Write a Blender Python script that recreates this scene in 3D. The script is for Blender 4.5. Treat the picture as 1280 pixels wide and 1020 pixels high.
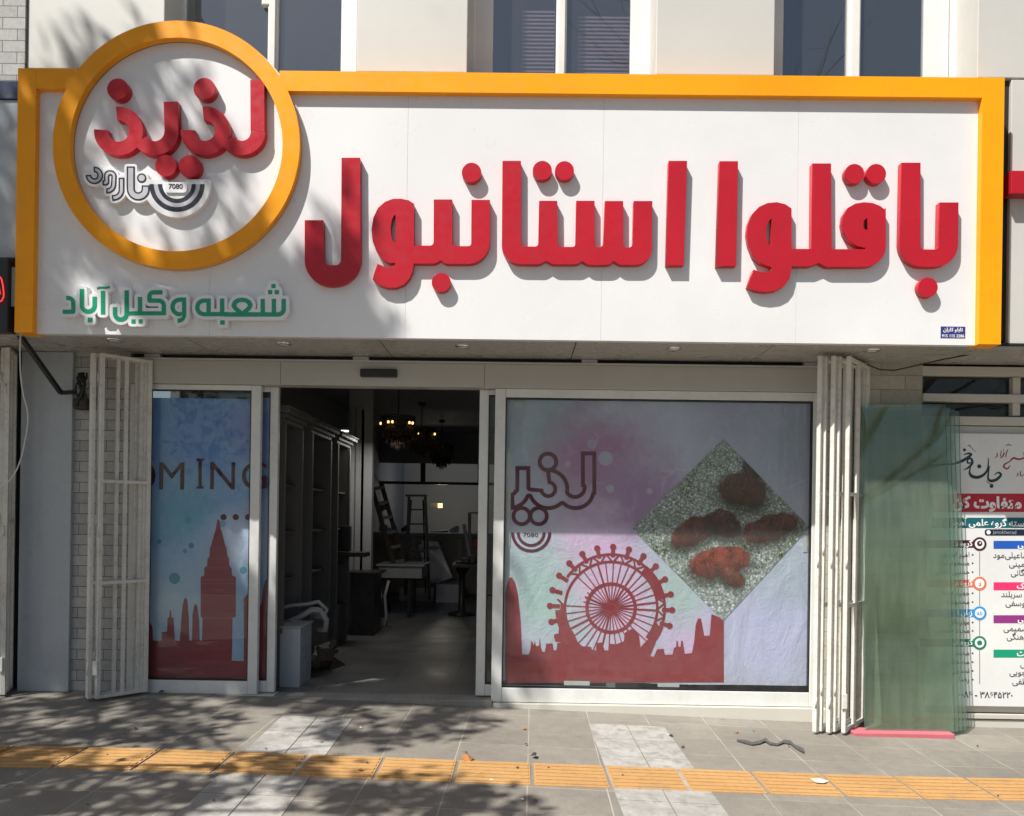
import bpy, bmesh, math, random
import numpy as np
from mathutils import Vector, Matrix, noise
random.seed(7); rng = np.random.default_rng(7)
scene = bpy.context.scene
for o in list(bpy.data.objects): bpy.data.objects.remove(o)

# ------------------------------------------------------------------ camera
FPX = 960.0                       # focal length in photo pixels (photo 1280 x 1020)
CAM = Vector((0, -6.74, 1.6))
RHO, PSI = 0.0145, 0.0083         # roll and yaw
PCX, PCY = 640.0, 645.0           # where the optical axis meets the photo
cR, sR, cP, sP = math.cos(RHO), math.sin(RHO), math.cos(PSI), math.sin(PSI)
AX_R = Vector((cR*cP, cR*sP, sR)); AX_U = Vector((-sR*cP, -sR*sP, cR)); AX_F = Vector((-sP, cP, 0))
cd = bpy.data.cameras.new('camera'); cam = bpy.data.objects.new('camera', cd)
scene.collection.objects.link(cam); scene.camera = cam
cd.sensor_fit = 'HORIZONTAL'; cd.sensor_width = 36; cd.lens = FPX/1280*36
cd.shift_x = (640-PCX)/1280; cd.shift_y = (PCY-510)/1280
cd.clip_start = 0.05; cd.clip_end = 600
m = Matrix((AX_R, AX_U, -AX_F)).transposed().to_4x4(); m.translation = CAM
cam.matrix_world = m

# ------------------------------------------------------------------ light
SUN = Vector((1.0, 1.0, -1.9)).normalized()      # the way the light travels
EL = math.asin(-SUN.z); AZ = math.radians(225)
w = bpy.data.worlds.new("World"); scene.world = w; w.use_nodes = True
nt = w.node_tree; nt.nodes.clear()
sky = nt.nodes.new('ShaderNodeTexSky'); sky.sky_type = 'NISHITA'; sky.sun_disc = False
sky.sun_elevation = EL; sky.sun_rotation = AZ; sky.air_density = 1.2; sky.dust_density = 2.0
bg = nt.nodes.new('ShaderNodeBackground'); bg.inputs[1].default_value = 0.056
out = nt.nodes.new('ShaderNodeOutputWorld')
nt.links.new(sky.outputs[0], bg.inputs[0]); nt.links.new(bg.outputs[0], out.inputs[0])
sd = bpy.data.lights.new('sun', 'SUN'); sd.energy = 5.0; sd.angle = math.radians(0.53); sd.color = (1.0, 0.965, 0.90)
so = bpy.data.objects.new('sun', sd); scene.collection.objects.link(so)
so.rotation_euler = SUN.to_track_quat('-Z', 'Y').to_euler(); so.location = (-20, -20, 38)
scene.view_settings.view_transform = 'Standard'; scene.view_settings.look = 'None'
scene.view_settings.gamma = 1; scene.view_settings.exposure = 0.46; scene.view_settings.use_curve_mapping = False
scene.cycles.use_denoising = True
scene.cycles.max_bounces = 10; scene.cycles.transparent_max_bounces = 24
scene.cycles.sample_clamp_indirect = 4

# ------------------------------------------------------------------ measuring helpers
def un(px, py, Y):
    """world point on the vertical plane y = Y seen at a photo pixel"""
    d = AX_R*((px-PCX)/FPX) + AX_U*((PCY-py)/FPX) + AX_F
    return CAM + d*((Y-CAM.y)/d.y)
def gz(x, y=0):
    """pavement height: falls to the right and gently to the street"""
    t = x+2.3; t2 = x-2.7
    return -0.033*(0.5*(t+math.sqrt(t*t+0.25))) + 0.026*(0.5*(t2+math.sqrt(t2*t2+0.25))) + min(0, y+0.0)*0.006
def ung(px, py):
    d = AX_R*((px-PCX)/FPX) + AX_U*((PCY-py)/FPX) + AX_F
    z = -0.05
    for _ in range(6):
        p = CAM + d*((z-CAM.z)/d.z); z = gz(p.x, p.y)
    return p
def proj(p):
    v = Vector(p)-CAM; f = v.dot(AX_F)
    return PCX+FPX*v.dot(AX_R)/f, PCY-FPX*v.dot(AX_U)/f

# ------------------------------------------------------------------ materials
def lin(c):
    return tuple(((v/255)/12.92 if v/255 <= 0.04045 else ((v/255+0.055)/1.055)**2.4) for v in c)
class N:
    """small node helper"""
    def __init__(s, name):
        s.m = bpy.data.materials.new(name); s.m.use_nodes = True
        s.t = s.m.node_tree; s.t.nodes.clear()
        s.out = s.n('OutputMaterial'); s.co = s.n('TexCoord').outputs['Object']
    def n(s, k, **kw):
        x = s.t.nodes.new('ShaderNode'+k)
        for a, v in kw.items(): setattr(x, a, v)
        return x
    def put(s, sock, v):
        if isinstance(v, bpy.types.NodeSocket): s.t.links.new(v, sock)
        elif isinstance(v, (tuple, list)) and len(v) == 3 and sock.type == 'RGBA': sock.default_value = (*v, 1)
        else: sock.default_value = v
    def math(s, op, a, b=0.0, c=None):
        x = s.n('Math', operation=op); s.put(x.inputs[0], a); s.put(x.inputs[1], b)
        if c is not None: s.put(x.inputs[2], c)
        return x.outputs[0]
    def mix(s, f, a, b, mode='MIX'):
        x = s.n('Mix', data_type='RGBA', blend_type=mode)
        s.put(x.inputs[0], f); s.put(x.inputs[6], a); s.put(x.inputs[7], b)
        return x.outputs[2]
    def noise(s, scale, detail=4, rough=0.55, co=None, dist=0.0):
        x = s.n('TexNoise'); s.put(x.inputs['Vector'], co or s.co)
        x.inputs['Scale'].default_value = scale; x.inputs['Detail'].default_value = detail
        x.inputs['Roughness'].default_value = rough; x.inputs['Distortion'].default_value = dist
        return x.outputs[0]
    def ramp(s, v, lo, hi, a=0.0, b=1.0):
        x = s.n('MapRange'); x.clamp = True
        for k, q in zip((0, 1, 2, 3, 4), (v, lo, hi, a, b)): s.put(x.inputs[k], q)
        return x.outputs[0]
    def scaled(s, sx, sy, sz):
        x = s.n('Mapping'); s.put(x.inputs[0], s.co); x.inputs['Scale'].default_value = (sx, sy, sz)
        return x.outputs[0]
    def xyz(s, co=None):
        x = s.n('SeparateXYZ'); s.put(x.inputs[0], co or s.co); return x.outputs
    def bump(s, h, strength=0.3, dist=0.01):
        x = s.n('Bump'); s.put(x.inputs['Height'], h); x.inputs['Strength'].default_value = strength
        x.inputs['Distance'].default_value = dist
        return x.outputs[0]
    def done(s, col, rough=0.6, metal=0.0, normal=None, spec=0.5, coat=0.0, emit=None, es=0.0, thin=0.0):
        p = s.n('BsdfPrincipled'); s.put(p.inputs['Base Color'], col); s.put(p.inputs['Roughness'], rough)
        s.put(p.inputs['Metallic'], metal); s.put(p.inputs['Specular IOR Level'], spec)
        s.put(p.inputs['Coat Weight'], coat); p.inputs['Coat Roughness'].default_value = 0.12
        if normal: s.put(p.inputs['Normal'], normal)
        if emit: s.put(p.inputs['Emission Color'], emit); p.inputs['Emission Strength'].default_value = es
        sh = p.outputs[0]
        if thin:                                   # paper or film that lets some daylight through
            tl = s.n('BsdfTranslucent'); s.put(tl.inputs[0], col); mx = s.n('MixShader'); mx.inputs[0].default_value = thin
            s.put(mx.inputs[1], sh); s.put(mx.inputs[2], tl.outputs[0]); sh = mx.outputs[0]
        s.t.links.new(sh, s.out.inputs[0]); return s.m
def paint(name, col, rough=0.5, metal=0.0, dirt=0.15, dcol=(0.16, 0.13, 0.10), scale=2.2, bump=0.04, streak=False, spec=0.5, fine=60, coat=0.0):
    """weathered paint / plastic / metal: colour with blotches of grime and a fine surface"""
    s = N(name)
    co = s.scaled(1, 1, 0.16) if streak else s.co
    a = s.noise(scale, 6, 0.6, co); b = s.noise(scale*6.3, 5, 0.6)
    g = s.ramp(s.math('MULTIPLY', a, b), 0.20, 0.45, 0, dirt)
    c = s.mix(g, col, dcol)
    hv = s.ramp(s.noise(scale*0.7, 2), 0.3, 0.7, 0.94, 1.05)
    hs = s.n('HueSaturation'); s.put(hs.inputs['Color'], c); s.put(hs.inputs['Value'], hv)
    r = s.ramp(b, 0.3, 0.7, max(rough-0.08, 0.03), min(rough+0.1, 1))
    nb = s.bump(s.noise(fine, 3), bump, 0.004)
    return s.done(hs.outputs[0], r, metal, nb, spec, coat)
def glass(name, tint=(0.9, 0.94, 0.93), refl=1.5, dust=0.03, rough=0.01, dcol=(0.5, 0.52, 0.5), wav=0.02, smooth=0.0, streak=False):
    s = N(name)
    bf = s.n('NewGeometry').outputs['Backfacing']
    fr = s.n('Fresnel'); s.put(fr.inputs[0], s.ramp(bf, 0, 1, refl, 1/refl))
    tr = s.n('BsdfTransparent'); s.put(tr.inputs[0], tint)
    gl = s.n('BsdfGlossy'); gl.inputs['Roughness'].default_value = rough; s.put(gl.inputs[0], (0.95, 0.96, 0.97))
    nb = s.bump(s.noise(1.1, 2), wav, 0.05); s.put(gl.inputs['Normal'], nb)
    mx = s.n('MixShader'); s.put(mx.inputs[0], fr.outputs[0]); s.put(mx.inputs[1], tr.outputs[0]); s.put(mx.inputs[2], gl.outputs[0])
    df = s.n('BsdfDiffuse'); s.put(df.inputs[0], dcol)
    m2 = s.n('MixShader')
    d = s.ramp(s.math('MULTIPLY', s.noise(1.7, 6, 0.65), s.noise(14, 5, 0.7, s.scaled(1, 1, 0.12) if streak else None)), 0.15, 0.42, dust*(0.35+0.5*smooth), dust*(1.8-0.9*smooth))
    s.put(m2.inputs[0], d); s.put(m2.inputs[1], mx.outputs[0]); s.put(m2.inputs[2], df.outputs[0])
    s.t.links.new(m2.outputs[0], s.out.inputs[0]); return s.m

# ------------------------------------------------------------------ object helpers
COL = scene.collection
def link(name, me, mat, parent):
    o = bpy.data.objects.new(name, me); COL.objects.link(o)
    if mat and not me.materials: me.materials.append(mat)
    if parent is not None:
        o.parent = parent
        if parent.parent is None: o.matrix_parent_inverse = Matrix.Translation(parent.location).inverted()
    return o
def tag(o, label=None, cat=None, group=None, kind=None):
    if label: o['label'] = label
    if cat: o['category'] = cat
    if group: o['group'] = group
    if kind: o['kind'] = kind
    return o
def thing(name, label, cat, loc=(0, 0, 0), group=None):
    o = bpy.data.objects.new(name, None); COL.objects.link(o); o.location = loc
    o.empty_display_size = 0.1
    return tag(o, label, cat, group)
class MB:
    """collects shapes into one mesh"""
    def __init__(s): s.bm = bmesh.new()
    def box(s, x0, x1, y0, y1, z0, z1, bevel=0.0, M=None):
        r = bmesh.ops.create_cube(s.bm, size=1.0)['verts']
        for v in r:
            v.co = Vector(((x0+x1)/2+v.co.x*abs(x1-x0), (y0+y1)/2+v.co.y*abs(y1-y0), (z0+z1)/2+v.co.z*abs(z1-z0)))
        if bevel:
            es = list({e for v in r for e in v.link_edges})
            q = bmesh.ops.bevel(s.bm, geom=es, offset=bevel, segments=2, affect='EDGES', profile=0.5)
            r = q['verts']
        if M is not None:
            for v in set(r): v.co = M @ v.co
        return s
    def obox(s, a, b, wid, thick, up=Vector((0, 0, 1)), bevel=0.0):
        """bar from a to b of rectangular section"""
        a, b = Vector(a), Vector(b); d = b-a; L = d.length; z = d.normalized()
        x = up.cross(z)
        if x.length < 1e-4: x = Vector((1, 0, 0)).cross(z)
        x.normalize(); y = z.cross(x)
        M = Matrix((x, y, z)).transposed().to_4x4(); M.translation = (a+b)/2
        return s.box(-wid/2, wid/2, -thick/2, thick/2, -L/2, L/2, bevel, M)
    def tube(s, pts, r, seg=10, r2=None, caps=True):
        pts = [Vector(p) for p in pts]; n = len(pts); rings = []
        prev = None
        for i, p in enumerate(pts):
            t = (pts[min(i+1, n-1)]-pts[max(i-1, 0)]).normalized()
            if prev is None:
                u = t.orthogonal().normalized()
            else:
                u = prev - t*prev.dot(t); u = u.normalized() if u.length > 1e-6 else t.orthogonal().normalized()
            prev = u; v = t.cross(u)
            rr = r if r2 is None else r+(r2-r)*i/(n-1)
            if isinstance(r, (list, tuple)): rr = r[i]
            rings.append([s.bm.verts.new(p+(u*math.cos(a)+v*math.sin(a))*rr) for a in [2*math.pi*k/seg for k in range(seg)]])
        for A, B in zip(rings, rings[1:]):
            for k in range(seg):
                f = s.bm.faces.new((A[k], A[(k+1) % seg], B[(k+1) % seg], B[k])); f.smooth = True
        if caps:
            s.bm.faces.new(list(reversed(rings[0]))); s.bm.faces.new(rings[-1])
        return s
    def lathe(s, prof, c, seg=24):
        c = Vector(c); rings = []
        for r, z in prof:
            rings.append([s.bm.verts.new(c+Vector((r*math.cos(2*math.pi*k/seg), r*math.sin(2*math.pi*k/seg), z))) for k in range(seg)])
        for A, B in zip(rings, rings[1:]):
            for k in range(seg):
                f = s.bm.faces.new((A[k], A[(k+1) % seg], B[(k+1) % seg], B[k])); f.smooth = True
        return s
    def face(s, pts):
        s.bm.faces.new([s.bm.verts.new(Vector(p)) for p in pts]); return s
    def build(s, name, mat, parent=None):
        bmesh.ops.recalc_face_normals(s.bm, faces=s.bm.faces)
        me = bpy.data.meshes.new(name); s.bm.to_mesh(me); s.bm.free()
        return link(name, me, mat, parent)
    def each(s, name, mat, parent=None):
        """one object for every separate piece"""
        s.bm.verts.ensure_lookup_table(); seen = set(); objs = []
        for v in s.bm.verts:
            if v in seen: continue
            st, isl = [v], []; seen.add(v)
            while st:
                q = st.pop(); isl.append(q)
                for e in q.link_edges:
                    r = e.other_vert(q)
                    if r not in seen: seen.add(r); st.append(r)
            nb_ = MB(); mp = {q: nb_.bm.verts.new(q.co) for q in isl}; fs = {f for q in isl for f in q.link_faces}
            for f in fs: nf = nb_.bm.faces.new([mp[q] for q in f.verts]); nf.smooth = f.smooth
            objs.append(nb_.build(name, mat, parent))
        s.bm.free(); return objs
def box(name, x0, x1, y0, y1, z0, z1, mat, parent=None, bevel=0.003):
    return MB().box(min(x0, x1), max(x0, x1), min(y0, y1), max(y0, y1), min(z0, z1), max(z0, z1), bevel).build(name, mat, parent)
def ebox(name, pa, pb, Y, d, mat, parent=None, bevel=0.003):
    """upright box whose front face at y = Y was measured at photo corners pa (top left) and pb (bottom right)"""
    a = un(*pa, Y); b = un(*pb, Y)
    return box(name, a.x, b.x, Y, Y+d, b.z, a.z, mat, parent, bevel)

# ------------------------------------------------------------------ outlines: unions of polygons as distance fields
def fillet(pts, closed=True, seg=10):
    P = [(p[0], p[1], p[2] if len(p) > 2 else 0) for p in pts]; n = len(P); out = []
    for i in range(n):
        x, y, r = P[i]
        if r <= 0 or (not closed and i in (0, n-1)): out.append((x, y)); continue
        a = np.array(P[i-1][:2]); b = np.array((x, y)); c = np.array(P[(i+1) % n][:2])
        u = a-b; v = c-b; lu, lv = np.hypot(*u), np.hypot(*v)
        if lu < 1e-6 or lv < 1e-6: continue
        u = u/lu; v = v/lv; ca = np.clip(u@v, -1, 1); th = math.acos(ca)
        if th > math.pi-0.02: out.append((x, y)); continue
        t = r/math.tan(th/2); lim = 0.499*min(lu, lv) if n > 2 else lu
        lim = min(lu*(0.5 if P[i-1][2] > 0 else 0.98), lv*(0.5 if P[(i+1) % n][2] > 0 else 0.98))
        if t > lim: t = lim; r = t*math.tan(th/2)
        bis = (u+v); bis = bis/np.hypot(*bis); cen = b+bis*(r/math.sin(th/2))
        p0 = b+u*t; p1 = b+v*t
        a0 = math.atan2(*(p0-cen)[::-1]); a1 = math.atan2(*(p1-cen)[::-1])
        da = (a1-a0+math.pi) % (2*math.pi)-math.pi
        for k in range(seg+1):
            q = a0+da*k/seg; out.append((cen[0]+r*math.cos(q), cen[1]+r*math.sin(q)))
    return out
def poly(*pts): return ('+', fillet(pts))
def cut(shape): return ('-', shape[1])
def circ(cx, cy, r, ry=None, n=48): return ('+', [(cx+r*math.cos(2*math.pi*k/n), cy+(ry or r)*math.sin(2*math.pi*k/n)) for k in range(n)])
def arc(cx, cy, r0, r1, a0, a1, n=40):
    """ring sector, angles in degrees, clockwise on the page from 3 o'clock"""
    A = [math.radians(a0+(a1-a0)*k/n) for k in range(n+1)]
    return ('+', [(cx+r1*math.cos(a), cy+r1*math.sin(a)) for a in A]+[(cx+r0*math.cos(a), cy+r0*math.sin(a)) for a in reversed(A)])
def rect(x0, y0, x1, y1, r=0): return poly((x0, y0, r), (x1, y0, r), (x1, y1, r), (x0, y1, r))
def stroke(pts, wd):
    """a line of width wd with flat ends; corners may carry a radius"""
    P = [(p[0], p[1], p[2] if len(p) > 2 else 0) for p in pts]; n = len(P); h = wd/2
    sides = ([], [])
    for i in range(n):
        b = np.array(P[i][:2], float)
        d0 = b-np.array(P[i-1][:2]) if i else None; d1 = np.array(P[i+1][:2])-b if i < n-1 else None
        nn = []
        for d in (d0, d1):
            if d is not None: d = d/np.hypot(*d); nn.append(np.array((-d[1], d[0])))
        if len(nn) == 1: mv = nn[0]; turn = 0
        else:
            s_ = nn[0]+nn[1]; mv = s_/max(1e-6, (s_@nn[0])); turn = d0[0]*d1[1]-d0[1]*d1[0]
        for sg, side in ((1, sides[0]), (-1, sides[1])):
            r = P[i][2]
            if r > 0: r = max(r-h, 0.4) if sg*turn > 0 else r+h
            side.append((*(b+mv*h*sg), r if len(nn) == 2 else 0))
    return ('+', fillet(sides[0]+sides[1][::-1]))
def sdf(shape, X, Y):
    D = None
    for sg, P in shape:
        P = np.array(P, float); d2 = np.full(X.shape, 1e12); ins = np.zeros(X.shape, bool)
        Q = np.roll(P, 1, 0)
        for (ax, ay), (bx, by) in zip(P, Q):
            ex, ey = bx-ax, by-ay; L = ex*ex+ey*ey
            if L < 1e-12: continue
            wx, wy = X-ax, Y-ay
            t = np.clip((wx*ex+wy*ey)/L, 0, 1)
            dx, dy = wx-ex*t, wy-ey*t
            np.minimum(d2, dx*dx+dy*dy, out=d2)
            if abs(ey) > 1e-12:
                c = ((ay > Y) != (by > Y)) & (X < ex*(Y-ay)/ey+ax); ins ^= c
        d = np.sqrt(d2); d[ins] *= -1
        if D is None: D = d
        elif sg == '+': D = np.minimum(D, d)
        else: D = np.maximum(D, -d)
    return D
def trace(D, xs, ys):
    """closed zero contours of a field"""
    s = D < 0; code = s[:-1, :-1]*1+s[:-1, 1:]*2+s[1:, 1:]*4+s[1:, :-1]*8
    T = {1: [(3, 0)], 2: [(0, 1)], 3: [(3, 1)], 4: [(1, 2)], 5: [(3, 0), (1, 2)], 6: [(0, 2)], 7: [(3, 2)], 8: [(2, 3)], 9: [(0, 2)],
         10: [(0, 1), (2, 3)], 11: [(1, 2)], 12: [(1, 3)], 13: [(0, 1)], 14: [(0, 3)]}
    adj = {}
    for i, j in zip(*np.nonzero((code > 0) & (code < 15))):
        E = ((0, i, j), (1, i, j+1), (0, i+1, j), (1, i, j))
        for a, b in T[int(code[i, j])]:
            adj.setdefault(E[a], []).append(E[b]); adj.setdefault(E[b], []).append(E[a])
    def pt(e):
        k, i, j = e
        if k == 0:
            a, b = D[i, j], D[i, j+1]; t = a/(a-b); return (xs[j]+t*(xs[j+1]-xs[j]), ys[i])
        a, b = D[i, j], D[i+1, j]; t = a/(a-b); return (xs[j], ys[i]+t*(ys[i+1]-ys[i]))
    loops, seen = [], set()
    for st in adj:
        if st in seen: continue
        L = [st]; seen.add(st); cur = st
        while True:
            nx = [q for q in adj[cur] if q not in seen]
            if not nx: break
            cur = nx[0]; seen.add(cur); L.append(cur)
        if len(L) > 5: loops.append(np.array([pt(e) for e in L]))
    return loops
def simplify(P, tol):
    n = len(P); k = int(np.argmax(np.hypot(*(P-P[0]).T))); keep = {0, k}
    st = [(0, k), (k, n)]
    R = np.vstack([P, P[:1]])
    while st:
        a, b = st.pop()
        if b-a < 2: continue
        d = R[b]-R[a]; L = np.hypot(*d)
        q = R[a+1:b]-R[a]
        e = np.abs(q[:, 0]*d[1]-q[:, 1]*d[0])/L if L > 1e-9 else np.hypot(*q.T)
        i = int(np.argmax(e))
        if e[i] > tol: keep.add(a+1+i); st += [(a, a+1+i), (a+1+i, b)]
    return P[sorted(k for k in keep if k < n)]
def outline(shape, level=0.0, step=0.4, band=None):
    A = np.array([p for sg, q in shape for p in q]); pad = abs(level)+3*step+(band or 0)
    xs = np.arange(A[:, 0].min()-pad, A[:, 0].max()+pad, step); ys = np.arange(A[:, 1].min()-pad, A[:, 1].max()+pad, step)
    X, Y = np.meshgrid(xs, ys); D = sdf(shape, X, Y)
    if band or level < 0:                       # a union's inner distances need the true outline
        E = np.full(X.shape, 1e9)
        for L in trace(D+1e-7, xs, ys):
            E = np.minimum(E, np.abs(sdf([('+', [tuple(q) for q in simplify(L, 0.12*step)])], X, Y)))
        D = np.where(D < 0, -E, E)
    if band: D = np.maximum(D, -(D+band))
    D = D-level+1e-7
    return [simplify(l, 0.12*step) for l in trace(D, xs, ys)]
def solid(name, loops, Y, depth, mat, parent, bevel=0.0):
    """extrude outlines given in photo pixels; their front lies on the plane y = Y"""
    cu = bpy.data.curves.new(name, 'CURVE'); cu.dimensions = '2D'; cu.fill_mode = 'BOTH'
    cu.extrude = max(depth/2-bevel, 1e-5); cu.bevel_depth = bevel; cu.bevel_resolution = 1
    for L in loops:
        sp = cu.splines.new('POLY'); sp.points.add(len(L)-1); sp.use_cyclic_u = True
        for q, (x, y) in zip(sp.points, L):
            p = un(x, y, Y); q.co = (p.x, p.z, 0, 1)
    return curve_mesh(cu, name, Y+depth/2, mat, parent)
def curve_mesh(cu, name, Yc, mat, parent, M=None):
    o = bpy.data.objects.new('tmp', cu); COL.objects.link(o)
    dg = bpy.context.evaluated_depsgraph_get()
    me = bpy.data.meshes.new_from_object(o.evaluated_get(dg)); me.name = name
    bpy.data.objects.remove(o); bpy.data.curves.remove(cu)
    me.materials.clear()
    R = Matrix(((1, 0, 0, 0), (0, 0, -1, Yc), (0, 1, 0, 0), (0, 0, 0, 1)))
    me.transform(R if M is None else M @ R)
    return link(name, me, mat, parent)
def solidpx(name, shape, Y, depth, mat, parent, org=(0, 0), sc=1.0, level=0.0, step=0.35, band=None, bevel=0.0):
    """shape given in an enlarged crop (origin org, scale sc)"""
    sh = [(g, [(org[0]+x/sc, org[1]+y/sc) for x, y in q]) for g, q in shape]
    return solid(name, outline(sh, level, step, band), Y, depth, mat, parent, bevel)

# ------------------------------------------------------------------ writing
FORMS = {}
def _f(c, iso, dual): FORMS[c] = (iso, iso+1, iso+2, iso+3) if dual else (iso, iso+1, iso, iso+1)
for c, b, d in (('آ', 0xFE81, 0), ('أ', 0xFE83, 0), ('ا', 0xFE8D, 0), ('ب', 0xFE8F, 1), ('ت', 0xFE95, 1), ('ث', 0xFE99, 1), ('ج', 0xFE9D, 1), ('ح', 0xFEA1, 1),
                ('خ', 0xFEA5, 1), ('د', 0xFEA9, 0), ('ذ', 0xFEAB, 0), ('ر', 0xFEAD, 0), ('ز', 0xFEAF, 0), ('س', 0xFEB1, 1), ('ش', 0xFEB5, 1), ('ص', 0xFEB9, 1),
                ('ض', 0xFEBD, 1), ('ط', 0xFEC1, 1), ('ظ', 0xFEC5, 1), ('ع', 0xFEC9, 1), ('غ', 0xFECD, 1), ('ف', 0xFED1, 1), ('ق', 0xFED5, 1), ('ل', 0xFEDD, 1),
                ('م', 0xFEE1, 1), ('ن', 0xFEE5, 1), ('ه', 0xFEE9, 1), ('و', 0xFEED, 0), ('پ', 0xFB56, 1), ('چ', 0xFB7A, 1), ('ژ', 0xFB8A, 0), ('ک', 0xFB8E, 1),
                ('گ', 0xFB92, 1), ('ی', 0xFBFC, 1)): _f(c, b, d)
DUAL = {c for c, v in FORMS.items() if v[2] != v[0]}
def shape_fa(t):
    """join the letters and put them in visual order"""
    o = []
    i = 0
    while i < len(t):
        c = t[i]
        if c not in FORMS: o.append(c); i += 1; continue
        pj = i > 0 and t[i-1] in DUAL
        if c == 'ل' and i+1 < len(t) and t[i+1] == 'ا':
            o.append(chr(0xFEFC if pj else 0xFEFB)); i += 2; continue
        nj = c in DUAL and i+1 < len(t) and t[i+1] in FORMS
        o.append(chr(FORMS[c][3 if pj and nj else 1 if pj else 2 if nj else 0])); i += 1
    o = [q for q in o if q != '\u200c']
    s = ''.join(reversed(o))
    import re
    return re.sub(r'[0-9۰-۹]+', lambda k: k.group(0)[::-1], s)
def text(name, body, px, py, hpx, Y, mat, parent, align='LEFT', bold=0.0, thick=0.0012, sx=1.0, fa=True, proud=0.0015):
    """writing of em size hpx photo pixels with its baseline at a photo pixel, lying on the plane y = Y"""
    cu = bpy.data.curves.new(name, 'FONT'); cu.body = shape_fa(body) if fa else body
    p = un(px, py, Y); k = (Y-CAM.y)/FPX
    cu.size = hpx*k; cu.align_x = align; cu.extrude = thick/2; cu.offset = bold*hpx*k; cu.resolution_u = 4
    M = Matrix.Translation((p.x, 0, p.z)) @ Matrix.Scale(sx, 4, (1, 0, 0))
    return curve_mesh(cu, name, Y-proud, mat, parent, M)
# ------------------------------------------------------------------ material library
WHITEP = paint('white_sign_panel', (0.76, 0.76, 0.765), 0.32, 0, 0.10, (0.42, 0.40, 0.37), 0.9, 0.01, True)
ORANGE = paint('orange_sheet_metal', (0.95, 0.365, 0.003), 0.36, 0, 0.16, (0.42, 0.15, 0.02), 1.6, 0.02, spec=0.35)
RED = paint('red_acrylic', (0.47, 0.013, 0.026), 0.33, 0, 0.25, (0.22, 0.012, 0.018), 2.5, 0.02, spec=0.35, fine=25)
GREEN = paint('green_acrylic', (0.010, 0.31, 0.165), 0.3, 0, 0.1, (0.01, 0.1, 0.06))
WHITEL = paint('white_acrylic', (0.78, 0.78, 0.79), 0.3, 0, 0.08, (0.4, 0.38, 0.36))
LGREY = paint('pale_grey_acrylic', (0.52, 0.52, 0.56), 0.3, 0, 0.08)
NAVY = paint('black_navy_vinyl', (0.018, 0.020, 0.035), 0.35, 0, 0.1)
BLUEST = paint('blue_sticker', (0.03, 0.035, 0.20), 0.4, 0, 0.05)
CREAM = paint('cream_cladding', (0.56, 0.54, 0.48), 0.42, 0, 0.10, (0.34, 0.31, 0.25), 0.8, 0.015, True)
BEIGE = paint('beige_cladding', (0.575, 0.57, 0.535), 0.45, 0, 0.10, (0.30, 0.27, 0.22), 0.8, 0.015, True)
PVC = paint('white_window_profile', (0.78, 0.78, 0.75), 0.35, 0, 0.10, (0.38, 0.35, 0.30), 3)
GREYP = paint('grey_profile', (0.36, 0.37, 0.36), 0.4, 0, 0.15)
ALUW = paint('white_door_profile', (0.70, 0.71, 0.69), 0.36, 0, 0.20, (0.30, 0.27, 0.23), 2.5, 0.02, True)
HEADER = paint('cream_header_sheet', (0.47, 0.462, 0.425), 0.38, 0, 0.14, (0.28, 0.26, 0.21), 0.9, 0.015)
SOFFIT = paint('grey_soffit_sheet', (0.38, 0.375, 0.345), 0.28, 0.0, 0.04, (0.25, 0.23, 0.2), 0.7, 0.02)
DARK = paint('dark_gap', (0.012, 0.012, 0.013), 0.7, 0, 0.0)
BLACKM = paint('black_metal', (0.015, 0.015, 0.017), 0.4, 0, 0.1, (0.06, 0.055, 0.05))
BLUEGREY = paint('blue_grey_panel', (0.40, 0.435, 0.47), 0.25, 0, 0.15, (0.24, 0.25, 0.26), 0.7, 0.015, True)
GATEP = paint('cream_gate_paint', (0.69, 0.67, 0.615), 0.45, 0, 0.35, (0.20, 0.15, 0.10), 5, 0.05, fine=120)
STEELB = paint('dark_bracket_steel', (0.03, 0.03, 0.033), 0.5, 0.3, 0.3, (0.1, 0.06, 0.03))
CABLE = paint('white_cable', (0.6, 0.6, 0.58), 0.5)
CHROME = paint('chrome', (0.7, 0.7, 0.72), 0.15, 1.0, 0.1)
PINK = paint('pink_foam', (0.52, 0.13, 0.16), 0.8, 0, 0.35, (0.35, 0.14, 0.13), 6, 0.3, fine=40)
INTW = paint('shop_plaster', (0.36, 0.36, 0.36), 0.7, 0, 0.2, (0.15, 0.14, 0.13), 1.2)
INTC = paint('shop_ceiling', (0.26, 0.26, 0.26), 0.7, 0, 0.1)
KITW = paint('back_room_wall', (0.76, 0.77, 0.73), 0.5, 0, 0.12, (0.3, 0.3, 0.28), 0.8)
CABW = paint('cabinet_lacquer', (0.11, 0.105, 0.10), 0.6, 0, 0.25, (0.12, 0.10, 0.08), 2)
CABD = paint('dark_cabinet', (0.025, 0.023, 0.022), 0.4, 0, 0.2)
WOOD = paint('brown_wood', (0.10, 0.075, 0.055), 0.55, 0, 0.4, (0.05, 0.03, 0.02), 4)
COUNTER = paint('counter_panel', (0.30, 0.26, 0.23), 0.5, 0, 0.3, (0.08, 0.06, 0.05), 1.5)
PLAST = paint('white_plastic_sheet', (0.62, 0.62, 0.70), 0.3, 0, 0.1)
TUBEG = paint('grey_hose', (0.36, 0.36, 0.35), 0.4, 0, 0.2)
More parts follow.
